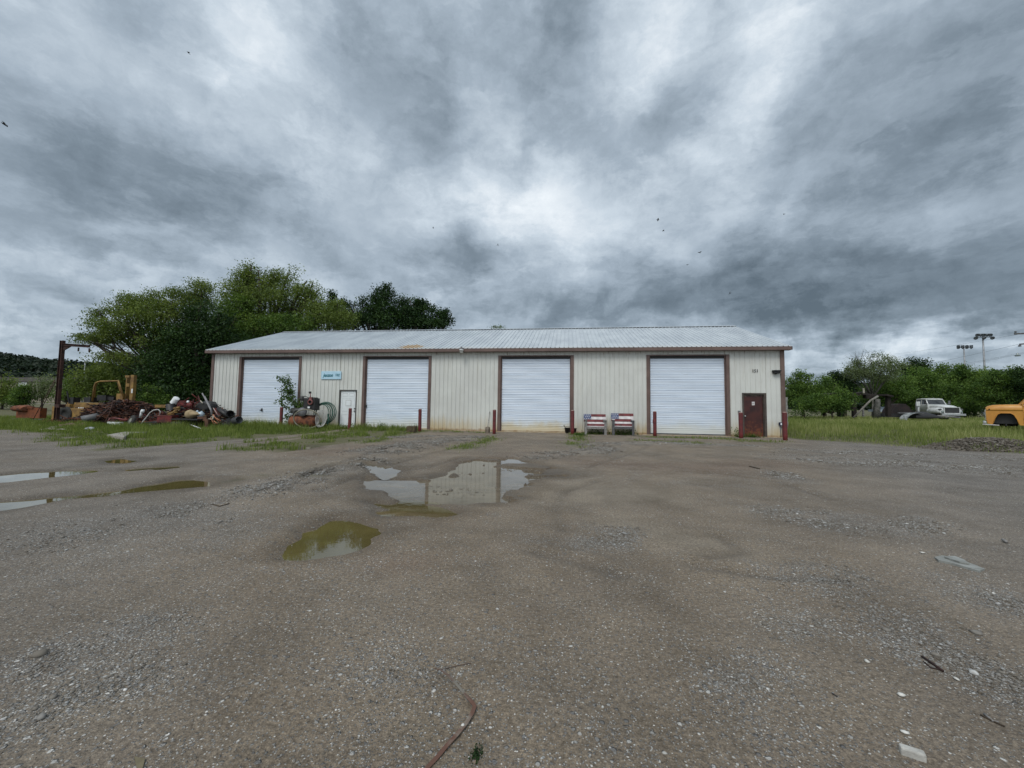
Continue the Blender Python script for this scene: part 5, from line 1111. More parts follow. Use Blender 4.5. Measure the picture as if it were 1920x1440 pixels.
for (x0, y0, x1, y1, dd_, wv, lab) in [(92, 799, 122, 801, 19.6, .14, 'long whitish board lying in grass just right of the lifting post'), (84, 808, 98, 807, 18.2, .22, 'pale crumpled sheet lying in grass below the lifting post'), (66, 795, 72, 797, 20.5, .14, 'small pale scrap furthest left in the grass'), (171, 800, 176, 803, 19.4, .18, 'pale lump of rubble just above the hubcap'), (120, 806, 126, 803, 18.9, .12, 'pale flat piece between the white boards and the hubcap'), (73, 812, 95, 810, 17.6, .06, 'thin white strip lying lowest in the left grass'), (103, 813, 117, 808, 17.6, .10, 'narrow off-white strip pointing at the hubcap')]:
    b = MB(); p, q = D(x0, y0, dd_), D(x1, y1, dd_); p[2] = q[2] = .07; q = q+np.array([0, .12, 0]); m = (p+q)/2+np.array([0, 0, .05]); b.beam(p, m, wv, .03); b.beam(m, q+np.array([0, 0, .02]), wv*.8, .03); one(b, 'litter_board', PALE, lab, 'board', 'pale scraps scattered in the left grass')
b = MB(); c = D(140, 800, 20.2); b.loft([[(c[0]+u*.16-.6, c[1]+.28*math.cos(t), .07+(.14+.06*math.sin(u*2.3))*max(math.sin(t), -.1)+.03*math.sin(u*5+t*3)) for t in np.linspace(0, 6.28, 11)[:-1]] for u in range(9)]); one(b, 'rotten_sheet', pm('pinkish_brown_scrap', (.17,.10,.075), (.10,.065,.05), 5, .9), 'crumpled pinkish brown sheet at the foot of the small rust heap', 'sheet')
# slab in grass
p, q = G(203, 817, .10), G(279, 812, .10); b = MB(); b.prism([(p[0], p[1]-.05), (G(232, 821, .1)[0], G(232, 821, .1)[1]), (q[0]+.05, G(279, 815, .1)[1]), (q[0]-.2, q[1]+.15), (G(222, 812, .1)[0], G(222, 812, .1)[1]+.2)], (0, 0, -.05), (1, 0, 0), (0, 1, 0), (0, 0, .19)); one(b, 'concrete_slab', CONC, 'flat pale concrete slab lying in the grass before the scrap heaps', 'slab', bevel=.012)
# white bucket etc. on the right heap
dM = 21.6; N = 'loose scrap piled left of the workshop'
def drum(px, py, d, r, h, ax, mat, name, lab, cat):
    b = MB(); c = D(px, py, d); b.lathe(c, ax, [(.001, -h/2), (r*.9, -h/2), (r, -h/2+.01), (r*1.0, h/2-.03), (r*1.06, h/2-.02), (r*1.06, h/2), (r*.97, h/2), (r*.95, -h/2+.02), (.001, -h/2+.02)], 22); return one(b, name, mat, lab, cat, N)
def topple(px, py, d, r, h, ax, mat, name, lab, cat): return drum(px, py, d, r, h, ax, mat, name, lab, cat)
topple(328, 751, dM, .145, .36, (-.55, .1, -.6), GLOSSW, 'plastic_bucket', 'white plastic bucket tipped upside down on the scrap pile', 'bucket')
topple(320, 763, dM-.1, .20, .34, (.1, .1, -1), BLACK, 'plastic_bucket', 'black plastic tub right below the white bucket on the scrap pile', 'bucket')
topple(433, 777, dM-1.2, .17, .5, (.55, -.8, .15), BLACK, 'drain_pipe', 'black corrugated pipe end beside the left roller door', 'pipe')
topple(444, 788, dM-1.4, .17, .42, (.9, -.3, .12), pm('dark_grey_plastic', (.07,.08,.085), (.05,.05,.055), 4, .6), 'plastic_drum', 'dark grey drum lying at the right foot of the scrap pile', 'drum')
b = MB(); p = D(298, 792, dM-.8); q = D(327, 780.5, dM-.8); b.box((p[0], p[1]-.1, p[2]), (q[0], p[1]+.4, q[2]), R(4)); b.box((p[0]-.12, p[1]-.12, q[2]-.02), (q[0]+.02, p[1]+.42, q[2]+.02), R(4)); one(b, 'red_tool_box', REDM, 'faded red steel box low at the left front of the scrap pile', 'box', N, .01)
ca = thing('hand_cart', 'black flat cart on small wheels under the tan cushion', 'cart', tuple(D(355, 795, dM-.9)*np.array([1, 1, 0])), 0, N); sp = part_of(ca)
p, q = D(331, 783, dM-.9), D(387, 787.5, dM-.9); b = MB(); b.box((p[0], p[1]-.3, q[2]), (q[0], p[1]+.4, q[2]+.06)); sp(b, 'deck', BLACK)
for xx in (p[0]+.25, p[0]+.55):
    b = MB(); b.lathe((xx, p[1]-.3, .20), (0, -1, 0), [(.001, 0), (.17, 0), (.19, .03), (.19, .09), (.1, .1), (.001, .1)], 18); sp(b, 'wheel', RUBBER)
b = MB(); c = D(363, 777, dM-.8); b.loft([[(c[0]-.38+u*.11, c[1]+.22*math.cos(t)*sc, c[2]+(.25-.012*u*u*.4)*math.sin(t)*sc+.01*math.sin(u*3+t*2)) for t in np.linspace(0, 6.28, 15)[:-1]] for u, sc in ((0, .5), (.3, .85), (1.5, 1), (3, 1.02), (4.5, .98), (6, .9), (6.8, .7), (7, .4))]); one(b, 'seat_cushion', TAN, 'dirty tan cushion standing in the middle of the scrap pile', 'cushion', N)
for i, (px, py, r, h) in enumerate(((369, 776, .13, .30), (377, 777, .15, .28))):
    b = MB(); c = D(px, py, dM-.6-.1*i); b.lathe(c, (.1, .1, 1), [(.001, -h/2), (r, -h/2), (r*1.04, 0), (r, h/2-.06), (r*.35, h/2), (r*.3, h/2+.04), (.001, h/2+.04)], 18); one(b, 'plastic_jug', BLUEW, ['pale blue jug directly against the tan cushion', 'pale blue jug right of the other, nearer the brown post'][i], 'jug', N)
b = MB()
for (px, py, s) in ((333, 766, .16), (323, 775, .13), (330, 772, .11), (318, 777, .09)): c = D(px, py, dM-.5); b.box(tuple(c-s*np.array([.7, .5, .5])), tuple(c+s*np.array([.7, .5, .5])), R(25*s*10)); b.cyl(c-np.array([s, .05, 0]), c+np.array([s, -.05, .06]), s*.35, 10)
c0_ = D(320, 777, dM-.5); c1_ = D(335, 764, dM-.5); b.tube([c0_, c1_], .05, 8); one(b, 'yellow_casting', YEL, 'lumpy yellow machine casting right above the red steel box', 'casting', N)
b = MB(); c = D(339, 757, dM); b.box((c[0]-.22, c[1], c[2]-.17), (c[0]+.22, c[1]+.3, c[2]+.17), R(10)); one(b, 'dented_red_sheet', REDM, 'dark red metal panel just right of the white bucket', 'panel', N)
b = MB(); c = D(358, 760, dM-.3)
for k in range(9): a_ = rng.uniform(-.35, .35, 3)*np.array([1, .5, .8]); b.tube([c+a_, c+a_+rng.normal(0, .14, 3), c+a_+rng.normal(0, .25, 3)], .022, 6)
b.lathe(c+np.array([.05, -.1, .02]), (.2, -1, .1), [(.001, 0), (.13, 0), (.15, .05), (.09, .08), (.001, .08)], 16); b.tube([c-np.array([.4, 0, .1]), c+np.array([.4, 0, .15])], .03, 6); one(b, 'red_engine_frame', REDM, 'bright red tangled pipe frame on top of the scrap pile', 'frame', N)
b = MB(); c = D(353, 753.5, dM-.6); b.lathe(c, (0, -1, .3), [(.001, 0), (.07, 0), (.06, .05), (.001, .06)], 14); one(b, 'plastic_cup', GLOSSW, 'small white plastic cup glinting on the red tangled frame', 'cup', N)
b = MB(); c = D(388, 762, dM-.2); b.loft([[(c[0]+.55*math.cos(t)*sc, c[1]+.25*u, c[2]+.30*math.sin(t)*sc*(1+.2*math.cos(t))) for t in np.linspace(0, 6.28, 9)[:-1]] for u, sc in ((-1, .6), (-.6, .95), (.6, 1), (1, .8))]); one(b, 'engine_block', BLACK, 'big black engine block right of the red tangled frame', 'engine', N)
b = MB(); line(b, [(379, 737, dM-1), (387, 752, dM-1)], .03); line(b, [(383, 743, dM-1), (396, 769, dM-1), (397, 778, dM-1)], .045); one(b, 'exhaust_pipe', pm('grey_pole_paint', (.30,.30,.31), (.18,.18,.19), 6, .6), 'long grey pipe sticking up highest out of the scrap pile', 'pipe', N)
b = MB(); line(b, [(396, 757, dM-1), (404, 757, dM-1), (407, 761, dM-1)], .035); line(b, [(398, 764, dM-.9), (402, 766, dM-.9), (406, 763, dM-.9), (404, 758, dM-.9)], .02); one(b, 'pipe_hook', BLACK, 'black hooked pipe against the cream wall near the brown corner', 'pipe', N)
b = MB(); pb(b, 403, 765, 411, 778, dM-1, .12, R(20)); one(b, 'red_can', REDM, 'upright dark red can beside the brown building corner', 'can', N)
b = MB(); line(b, [(409, 766, dM-1), (428, 781, dM-1.2)], .11); one(b, 'black_duct', BLACK, 'thick black duct sloping down toward the left roller door', 'duct', N)
for i, pts in enumerate([[(400, 765), (411, 782)], [(399, 777), (412, 793)], [(395, 783), (402, 797)], [(403, 783), (414, 789)], [(401, 789), (408, 795)]]):
    b = MB(); line(b, [(x, y, dM-1.3-.1*i) for x, y in pts], .022); one(b, 'conduit', COPPER if i != 0 else pm('pale_pink_pipe', (.45,.33,.30)), ['pale pinkish pipe sloping below the upright red can', 'longest orange pipe in the fan at the pile foot', 'lowest orange pipe, left of the others in the fan', 'short orange pipe pointing at the dark grey drum', 'shortest orange pipe between the others in the fan'][i], 'pipe', N)
b = MB(); pb(b, 369, 781, 388, 789, dM-1.1, .04); pb(b, 383, 786, 390, 802, dM-1.2, .10); one(b, 'rusty_bracket', pm('brown_rusty_sheet', (.13,.062,.036), (.075,.04,.026), 4, .85), 'brown rusty angle bracket standing in the grass before the pile', 'bracket', N)
b = MB(); line(b, [(355.5, 795.5, 20.6), (388.5, 808.5, 18.6)], .028); one(b, 'white_pipe', GLOSSW, 'straight white pipe lying on the grass in front of the pile', 'pipe')
b = MB(); line(b, [(396, 783, dM-1), (401, 779, dM-1), (399, 786, dM-1.1), (391, 786, dM-1)], .045); one(b, 'pale_hose', PALE, 'pale coiled hose beside the orange pipes', 'hose', N)
b = MB(); line(b, [(263, 799, 20.9), (268, 790, 20.9), (275, 782, 21), (281, 774, 21), (288, 769, 21), (297, 768, 21.1), (301, 772, 21.1), (299, 778, 21.1)], .028); one(b, 'white_hose', WHOSE, 'white hose arching up between the wheel and the red steel box', 'hose')
b = MB(); line(b, [(266, 770, 21.4), (263, 783, 21.4)], .06); b.cyl(D(268, 768, 21.4), D(267, 774, 21.4), .075, 12); one(b, 'white_bottle', GLOSSW, 'white upright tube between the rusty heap and the white hose', 'tube')
b = MB(); pb(b, 289, 759, 313, 764, 23.4, .3, R(5)); one(b, 'yellow_beam', YEL, 'short faded yellow beam on top of the rust left of the black tub', 'beam', N)
b = MB(); b.ring(D(302, 775, 21.4), (.1, -1, .2), .12, .02, 20, 6); one(b, 'red_ring', REDM, 'small red ring left of the black tub above the red box', 'ring', N)
b = MB(); c = D(285, 797, 20.8)
for k in range(5): b.box(tuple(c+np.array([-.35+k*.16, rng.uniform(-.1, .1), -.1])), tuple(c+np.array([-.22+k*.16, .1, rng.uniform(.02, .16)])))
b.lathe((c[0]+.05, c[1]-.1, .14), (0, -1, 0), [(.001, 0), (.12, 0), (.13, .08), (.001, .09)], 16); b.tube([c+np.array([-.5, 0, .12]), c+np.array([.5, 0, .16])], .04, 6); one(b, 'small_engine', BLACK, 'small greasy engine in the grass under the red steel box', 'engine', N)
b = MB(); line(b, [(380, 756, dM-.5), (374, 750, dM-.3)], .03); one(b, 'pipe_stub', PALE, 'short pale pipe stub left of the long grey pipe', 'pipe', N)
b = MB(); b.loft([[(D(360, 790, dM-.5)[0]+u*.3, D(360, 790, dM-.5)[1]+.15*math.cos(t), .25+.2*math.sin(t)) for t in np.linspace(0, 6.28, 9)[:-1]] for u in range(-2, 3)]); one(b, 'dark_tarp', BLACK, 'dark tarpaulin bundle in the shade under the hand cart', 'tarpaulin', N)
# far beige building and light poles
c = D(75, 740, 92); fb = thing('beige_building', 'long low beige metal building with a flat roof far behind the lifting post', 'building', (c[0], c[1], c[2]-2)); sp = part_of(fb)
def fbx(x0, y0, x1, y1, off, th_, name, m): b = MB(); p, q = D(x0, y1, 92), D(x1, y0, 92); b.box((p[0], c[1]+off, p[2]), (q[0], c[1]+off+th_, q[2])); sp(b, name, m)
fbx(-150, 712, 190, 755, 0, 9, 'wall', BEIGE); fbx(-155, 709.5, 193, 712.5, -.5, 10, 'roof', pm('brown_grey_roof', (.10,.09,.085)))
fbx(25, 716, 45.5, 736, -.15, .1, 'white_overhead_door', WHT); fbx(65, 717, 86, 745, -.12, .1, 'overhead_door', pm('dull_beige_door', (.24,.23,.20))); fbx(113, 732, 121, 745, -.12, .1, 'window', pm('dark_green_pane', (.06,.09,.07)))
for px in (23, 51, 54, 62.5): fbx(px, 715, px+1.6, 748, -.2, .12, 'door_post', pm('dark_brown_post', (.055,.045,.04)))
def pole(px, topy, depth, r, label, name='light_pole', cat='pole', kind='lamps', group=None):
    c = D(px, topy, depth); z = Hs(c[0], c[1])-1; t = thing(name, label, cat, (c[0], c[1], z), 0, group); b = MB(); b.tube([(0, 0, 0), (0, 0, c[2]-z)], [r, r*.55], 8); b.build('pole_shaft', POLEG, t); return t, c, z
LIGHTM = pm('floodlight_housing', (.12,.14,.16), (.08,.09,.1), 3, .5)
for (px, ty, dp, arms, lab) in ((1807, 649, 118, [(0, 8), (2.6, 8)], 'shorter tall floodlight mast with two rows of lamps, beyond the trees'), (1842.5, 628, 96, [(0, 5), (4.4, 3)], 'taller floodlight mast with lamps on angled arms, beyond the trees')):
    t, c, z = pole(px, ty, dp, .26, lab, 'floodlight_mast', 'floodlight', group='floodlight masts beyond the trees')
    k = dp/FP; Ht = c[2]-z
    for j, (dn, nl) in enumerate(arms):
        b = MB(); w_ = (10.5 if nl != 3 else 13.5)*k; b.beam((-w_, 0, Ht-dn*k), (w_, 0, Ht-dn*k), .12); b.build('cross_arm', LIGHTM, t)
        for q in range(min(nl, 4) if nl == 8 else nl):
            n_ = min(nl, 4) if nl == 8 else nl; x = -w_+2*w_*q/(n_-1); zz = Ht-dn*k-(1.2*k if nl == 3 else 0)
            b = MB(); b.lathe((x, -.2, zz), (.3*(1 if q % 2 else -1), -.8, -.5), [(.001, -.3), (.22, -.25), (.42, .25), (.40, .26), (.001, .1)], 10); b.build('lamp_head', LIGHTM, t)
t, c, z = pole(1838.5, 708, 80, .35, 'short pale pole with side brackets between the two tall masts and the yellow pickup', 'bracket_pole')
for (dx, dy) in ((-5.5, 3), (3, 1), (-4, 11)): b = MB(); k = 80/FP; b.beam((0, 0, c[2]-z-dy*k), (dx*k, 0, c[2]-z-dy*k), .1); b.build('bracket', POLEG, t)
pole(1847, 720, 78, .35, 'plain short pale pole just right of the bracketed one', 'stub_pole')
pole(1809, 712, 70, .22, 'thin pale pole standing below the shorter floodlight mast', 'stub_pole')
pole(160, 676, 75, .14, 'thin grey utility pole above the bushy tree near the lifting post', 'utility_pole')
# power pole at the right edge, arms reaching into view
dP = 40; c = D(1950, 600, dP); up = thing('power_pole', 'power pole at the right edge with crossarms and insulators reaching into view', 'power pole', (c[0], c[1], Hs(c[0], c[1])-.5)); org = np.array(up.location)
WOODP = pm('grey_pole_wood', (.10,.095,.09), (.06,.055,.05), 3, .9)
b = MB(); b.tube([(0, 0, 0), (0, 0, c[2]-org[2])], [.17, .12], 10); b.build('pole_shaft', WOODP, up)
for (x0, y0, x1, y1) in ((1902, 626, 1960, 624), (1912, 645.5, 1960, 641)):
    b = MB(); b.beam(D(x0, y0, dP)-org, D(x1, y1, dP)-org, .10, .13); b.build('crossarm', WOODP, up)
for (px, py, s) in ((1904, 622.5, 1), (1912, 648.5, 1.3)):
    b = MB(); b.lathe(D(px, py, dP)-org, (0, 0, 1), [(.001, -.08), (.10*s, -.06), (.07*s, 0), (.10*s, .03), (.04, .1), (.001, .11)], 12); b.build('insulator', GREY, up)
b = MB(); b.lathe(D(1908, 666, dP)-org, (0, 0, 1), [(.001, -.11), (.19, -.10), (.21, .0), (.16, .03), (.06, .1), (.07, .2), (.001, .24)], 14); b.build('insulator', GLASSL, up)
for k, (y0, xe, ye, de) in enumerate(((644, 1665, 690, 260), (661, 1660, 700, 260), (663, 1662, 702.5, 265), (625, 1640, 664, 270))):
    a_ = D(1960, y0-6 if k else y0-4, dP); m_ = D(1908, y0+2 if k != 3 else 627, dP*1.02); e_ = D(xe, ye, de); pts = []
    for u in np.linspace(0, 1, 24): pt = m_+(e_-m_)*u; pt[2] -= 4*u*(1-u)*1.0; pts.append(pt)
    b = MB(); b.tube([a_]+pts, [.010]*3+[.013+.028*i/24 for i in range(22)], 4); one(b, 'power_line', pm('wire_grey', (.10,.11,.12)), ['middle power line dropping left from the lower crossarm', 'upper of the two close power lines above the hills', 'lower of the two close power lines above the hills', 'topmost power line from the top crossarm'][k], 'cable', 'power lines crossing the right sky')

# ------------------------------------------------------------------ right: collapsed shed, machines, trucks
dR = 37.0; c = D(1605, 780, dR); sd_ = thing('collapsed_shed', 'collapsed dark timber lean-to with sagging roof boards and leaning pole', 'shed', (c[0], c[1], .3)); sp = part_of(sd_)
b = MB(); DW = pm('dark_rotten_timber', (.022,.015,.012), (.012,.010,.008), 4, .9)
for (x0, y0, x1, y1, w_) in ((1537, 740.5, 1580, 736.5, .22), (1560, 739, 1612, 737, .18), (1586, 741, 1618, 736.5, .3), (1592, 743, 1625, 738.5, .12), (1612, 739, 1642, 741, .2)):
    b = MB(); b.beam(D(x0, y0, dR), D(x1, y1, dR+.6), .5, w_*.7, up=(0, 0, 1)); sp(b, 'roof_board', DW)
for (x, y0, y1, w_, m) in ((1541, 739, 745, .4, DW), (1601, 742, 782, .28, DW), (1626, 740, 747, .45, DW), (1634, 741, 746, .3, DW), (1665, 743, 781, .30, DW), (1619, 728, 737, .1, PALE), (1618, 762, 781, .12, WOODG), (1576, 765, 781, .4, DW), (1543, 770, 779, .2, DW)):
    b = MB(); b.beam(D(x, y0, dR), D(x+.5, y1, dR), w_, w_); sp(b, 'post', m)
b = MB(); b.tube([D(1600, 783, dR-.8), D(1620, 763, dR-.6), D(1632, 751, dR-.5), D(1646, 743, dR-.4)], [.07, .08, .09, .10], 8); sp(b, 'leaning_pole', pm('weathered_pole_wood', (.20,.19,.165), (.13,.12,.105), 4, .9))
b = MB(); b.beam(D(1655, 740.5, dR), D(1668, 743.5, dR), .8, .15, up=(0, 0, 1)); sp(b, 'roof_board', DW)
b = MB(); b.tube([D(1643, 785, dR), D(1644, 765, dR), D(1646, 748, dR)], [.32, .26, .18], 9); sp(b, 'vine_column', pm('grey_vine_stems', (.13,.125,.115), (.05,.055,.045), 9, .95, bump=.8))
b = MB(); pb(b, 1645, 768, 1677, 772, 42, 1.2); pb(b, 1660, 763, 1676, 768, 42.2, .9); one(b, 'flatbed_trailer', pm('pale_blue_trailer', (.26,.31,.36), (.16,.2,.23), 3, .6), 'pale blue grey trailer seen low behind the dark shed post', 'trailer')
dm = thing('derelict_machine', 'dark rusted machine hull standing between the shed and the white truck', 'machine', tuple(D(1690, 778, 38)*np.array([1, 1, 0])+np.array([0, 0, .4]))); sp = part_of(dm)
p = D(1672, 776, 38); k = 38/FP; b = MB(); b.prism([(0, 0), (2*k, 6*k), (9*k, 17*k), (14*k, 19.5*k), (24*k, 19*k), (31*k, 12*k), (34*k, 4*k), (34*k, 0)], p, (1, 0, 0), (0, 0, 1), (0, 1.3, 0)); sp(b, 'hull', pm('black_brown_hull', (.022,.011,.010), (.010,.008,.008), 3, .8))
b = MB(); p = D(1655, 782, 38); b.box((p[0], p[1], p[2]), (p[0]+85*k, p[1]+.5, p[2]+7*k)); sp(b, 'frame_rail', BLACK)
b = MB(); b.beam(D(1684, 774, 37.6), D(1712, 774.5, 37.6), .12); sp(b, 'side_rail', GREY)
b = MB(); b.box(tuple(D(1719, 761, 37.5)), tuple(D(1724.8, 753, 37.5)+np.array([0, .06, 0]))); b.beam(D(1722, 761, 37.6), D(1722, 778, 37.6), .10); sp(b, 'mirror_plate', [WHT])
b = MB(); p = D(1701, 786, 35); NA = [math.pi*(1-.62*q/12) for q in range(13)]
for dep_ in (0, .55, 1.1):
    b.loft([[(p[0]+.95+1.0*math.cos(t)*r_-.25*u+dep_*.8, p[1]+dep_+.48*u, p[2]-.15+.72*math.sin(t)*r_) for t, r_ in [(q, 1.0) for q in NA]+[(q, .97) for q in NA[::-1]]] for u in (0, 1)])
one(b, 'curved_sheet', pm('streaked_grey_sheet', (.33,.35,.35), (.10,.11,.11), 5, .5), 'curved streaked pale grey sheets lying in the grass before the white truck', 'sheet')
b = MB(); p = D(1738, 783, 35.4); b.loft([[(p[0]+u*.55-1.2, p[1]+.5*math.cos(t), p[2]+(.55-.10*abs(u-1.2)**1.6)*max(math.sin(t), -.2)) for t in np.linspace(0, 6.28, 15)[:-1]] for u in np.linspace(0, 4.6, 9)]); one(b, 'black_tarp', BLACK, 'black tarpaulin draped over a hump in front of the white truck', 'tarpaulin')
b = MB(); line(b, [(1758, 779.5, 35), (1800, 783, 35.4)], .07); line(b, [(1772, 782, 35), (1792, 789, 34.6)], .035); one(b, 'bare_pole', WOODG, 'bare grey pole lying in the grass before the white truck grille', 'pole')

def vehicle(name, label, cat, px, py, depth, head_off, away):
    """origin on the ground; local +x is the vehicle's front"""
    c = D(px, py, depth); los = np.array([c[0], c[1]]); los /= np.linalg.norm(los); a = math.atan2(los[1], los[0])+head_off
    return thing(name, label, cat, (c[0], c[1], Hs(c[0], c[1])-away), a)
def wheel(root, x, y, r, wd=.22, rimm=GREY):
    b = MB(); s = 1 if y > 0 else -1; b.lathe((x, y, r), (0, s, 0), [(r*.55, -wd), (r*.9, -wd), (r, -wd*.8), (r, -.03), (r*.93, 0), (r*.58, 0), (r*.55, -.04), (.001, -.05)], 26); wo_ = b.build('wheel', RUBBER, root)
    b = MB(); b.lathe((x, y, r), (0, s, 0), [(r*.57, -.02), (r*.5, -.06), (r*.25, -.02), (r*.2, .03), (.001, .04)], 20); b.build('rim', rimm, wo_)
# white cab truck: front turned towards the viewer and to the right
wt_ = vehicle('white_truck', 'old white conventional truck with a wide black grille parked beyond the field', 'truck', 1760, 772, 44.0, math.pi+R(38), .12)
TW = pm('chalky_white_truck_paint', (.58,.60,.60), (.36,.37,.36), 3, .55, contrast=(.4,.75))
def sec(x, hw, z0, z1, rr=.12, n=4):
    P = [(x, -hw, z0)]
    for k in range(n+1): a = k/n*math.pi/2; P.append((x, -hw+rr*(1-math.cos(a)), z1-rr+rr*math.sin(a)))
    for k in range(n+1): a = math.pi/2-k/n*math.pi/2; P.append((x, hw-rr*(1-math.cos(a)), z1-rr+rr*math.sin(a)))
    P.append((x, hw, z0)); return P
b = MB(); b.loft([sec(-.2, .74, 1.05, 1.72, .22), sec(.5, .72, 1.05, 1.68, .22), sec(1.1, .68, 1.05, 1.60, .22), sec(1.45, .64, 1.05, 1.50, .2), sec(1.55, .60, 1.05, 1.40, .18)]); b.build('hood', TW, wt_)
for s in (-1, 1):
    b = MB(); b.loft([[(x, s*(.60+(y_)*1.0), z) for y_, z in ((0, .75), (.52*wv, .75), (.54*wv, 1.0*hv), (.44*wv, 1.22*hv), (.2, 1.32*hv), (0, 1.34*hv))] for x, wv, hv in ((-.2, .75, 1.0), (.2, .95, 1.03), (.8, 1.0, 1.03), (1.3, .95, .98), (1.52, .8, .90))]); fd = b.build('fender', TW, wt_)
    b = MB(); b.lathe((1.35, s*.98, 1.16), (1, 0, 0), [(.001, .0), (.05, .18), (.10, .17), (.10, .1), (.07, -.1)], 14); b.build('turn_lamp', GREY, fd)
    b = MB(); b.lathe((1.53, s*.86, .92), (1, 0, 0), [(.12, 0), (.12, .05), (.09, .07), (.001, .08)], 16); b.build('headlight', GLASSL, fd)
b = MB(); b.box((1.50, -.66, .78), (1.60, .66, 1.36)); b.build('grille', BLACK, wt_, .01)
b = MB()
for k in range(9): b.box((1.598, -.62, .82+k*.058), (1.612, .62, .838+k*.058))
b.build('grille_bars', pm('dull_grille_bars', (.10,.105,.11), None, 3, .5), wt_)
b = MB(); b.box((1.50, -.74, .70), (1.62, .74, .79)); b.box((1.52, -.74, 1.36), (1.62, .74, 1.42)); b.box((1.5, -.75, .79), (1.61, -.67, 1.36)); b.box((1.5, .67, .79), (1.61, .75, 1.36)); b.build('grille_surround', TW, wt_, .01)
b = MB(); b.box((1.72, -1.1, .52), (1.80, 1.1, .72)); b.build('bumper', SILV, wt_, .02)
b = MB(); b.loft([sec(-1.75, .92, .85, 1.72, .05), sec(-.15, .92, .85, 1.72, .05)]); b.build('cab', TW, wt_)
for s in (-1, 1):
    for (xa, za, xb, zb) in ((-.16, 1.70, -.48, 2.26), (-1.0, 1.7, -1.0, 2.26), (-1.72, 1.7, -1.66, 2.26)): b = MB(); b.beam((xa, s*.88, za), (xb, s*.80, zb), .09, .06); b.build('cab_pillar', TW, wt_)
    b = MB(); b.add([(-.22, s*.885, 1.71), (-1.7, s*.885, 1.71), (-1.64, s*.805, 2.25), (-.50, s*.805, 2.25), (-.22, s*.87, 1.71), (-1.7, s*.87, 1.71), (-1.64, s*.79, 2.25), (-.50, s*.79, 2.25)], [(0, 1, 2, 3), (7, 6, 5, 4), (0, 4, 5, 1), (2, 6, 7, 3)]); b.build('side_window', GLASS, wt_)
b = MB(); b.prism([(-.17, 1.70), (-.485, 2.25), (-.50, 2.24), (-.19, 1.69)], (0, -.80, 0), (1, 0, 0), (0, 0, 1), (0, 1.6, 0)); b.build('windscreen', GLASS, wt_)
b = MB(); b.loft([[(-1.72+.0, y, z) for y, z in RFP] for RFP in [[(-.84, 2.24), (-.80, 2.34), (-.4, 2.38), (.4, 2.38), (.80, 2.34), (.84, 2.24)]]]+[[(x, y*q_, 2.24+(z-2.24)*q_) for y, z in [(-.86, 2.24), (-.82, 2.36), (-.4, 2.41), (.4, 2.41), (.82, 2.36), (.86, 2.24)]] for x, q_ in ((-1.5, 1), (-.7, 1), (-.42, .95))]); b.build('cab_roof', TW, wt_)
b = MB(); b.lathe((-.55, 0, 2.40), (0, 0, 1), [(.07, 0), (.06, .05), (.001, .09)], 10); b.build('roof_lamp', GREY, wt_)
for s in (-1, 1): b = MB(); b.box((-.15, s*1.15-.10, 1.75), (-.10, s*1.15+.10, 2.15)); b.beam((-.15, s*.9, 1.8), (-.13, s*1.12, 1.85), .03); b.build('mirror', GREY if s > 0 else BLACK, wt_)
b = MB(); b.box((-6.5, -.42, .62), (1.6, -.32, .84)); b.box((-6.5, .32, .62), (1.6, .42, .84)); b.box((-6.4, -1.15, .95), (-2.0, 1.15, 1.08)); b.build('chassis', BLACK, wt_)
for s in (-1, 1):
    wheel(wt_, .75, s*.98, .47); wheel(wt_, -4.6, s*1.0, .47)
# yellow pickup, side on, nose to the left
yp = vehicle('yellow_pickup', 'old faded yellow pickup at the right edge facing left in the grass', 'pickup', 1847, 790, 20.0, math.pi/2+R(.5), .0); yp.scale = (.70, 1, 1)
YP = TRUCKY; hz_ = 0.0
def arch(cx, r0, r1, z0): return [(cx+r0*math.cos(t)*1.0, z0+r1*math.sin(t)) for t in np.linspace(0, math.pi, 13)]
side = [(-.04, 1.05), (-.05, .62), (-.10, .44), (-.30, .40)]
ar = [(-.36, .46), (-.44, .70), (-.56, .88), (-.70, .94), (-1.12, .94), (-1.26, .86), (-1.38, .66), (-1.44, .44)]
rear = [(-1.50, .38), (-3.02, .38), (-3.05, .46), (-3.14, .70), (-3.28, .88), (-3.42, .93), (-3.84, .93), (-3.98, .85), (-4.10, .66), (-4.16, .46), (-4.2, .44), (-5.0, .50), (-5.05, 1.14), (-3.0, 1.14), (-1.55, 1.14)]
poly = side+ar+rear
for s, yy in ((1, .0), (-1, .0)):
    b = MB(); y0 = .93*s; b.prism([(x, z) for x, z in poly], (0, y0, 0), (1, 0, 0), (0, 0, 1), (0, -.05*s, 0)); 
    if s == 1: b.build('body_side', YP, yp)
    else: b.build('body_side', YP, yp)
    b = MB(); pts = [(-.36, y0+.005*s, .46), (-.44, y0+.005*s, .70), (-.56, y0+.005*s, .885), (-.70, y0+.005*s, .945), (-1.12, y0+.005*s, .945), (-1.26, y0+.005*s, .865), (-1.38, y0+.005*s, .66), (-1.44, y0+.005*s, .44)]; b.tube(pts, .022, 6); b.build('wheel_arch_lip', YP, yp)
    b = MB(); b.loft([[(x, s*(.935-ix), zz) for ix, zz in ((.0, 1.05), (.0, 1.12), (.03, zt-.05), (.10, zt), (.30, zt+.015), (.30, 1.05))] for x, zt in ((-.06, 1.17), (-.14, 1.25), (-.34, 1.315), (-.7, 1.335), (-1.3, 1.34), (-1.9, 1.345))]); b.build('fender_top', YP, yp)
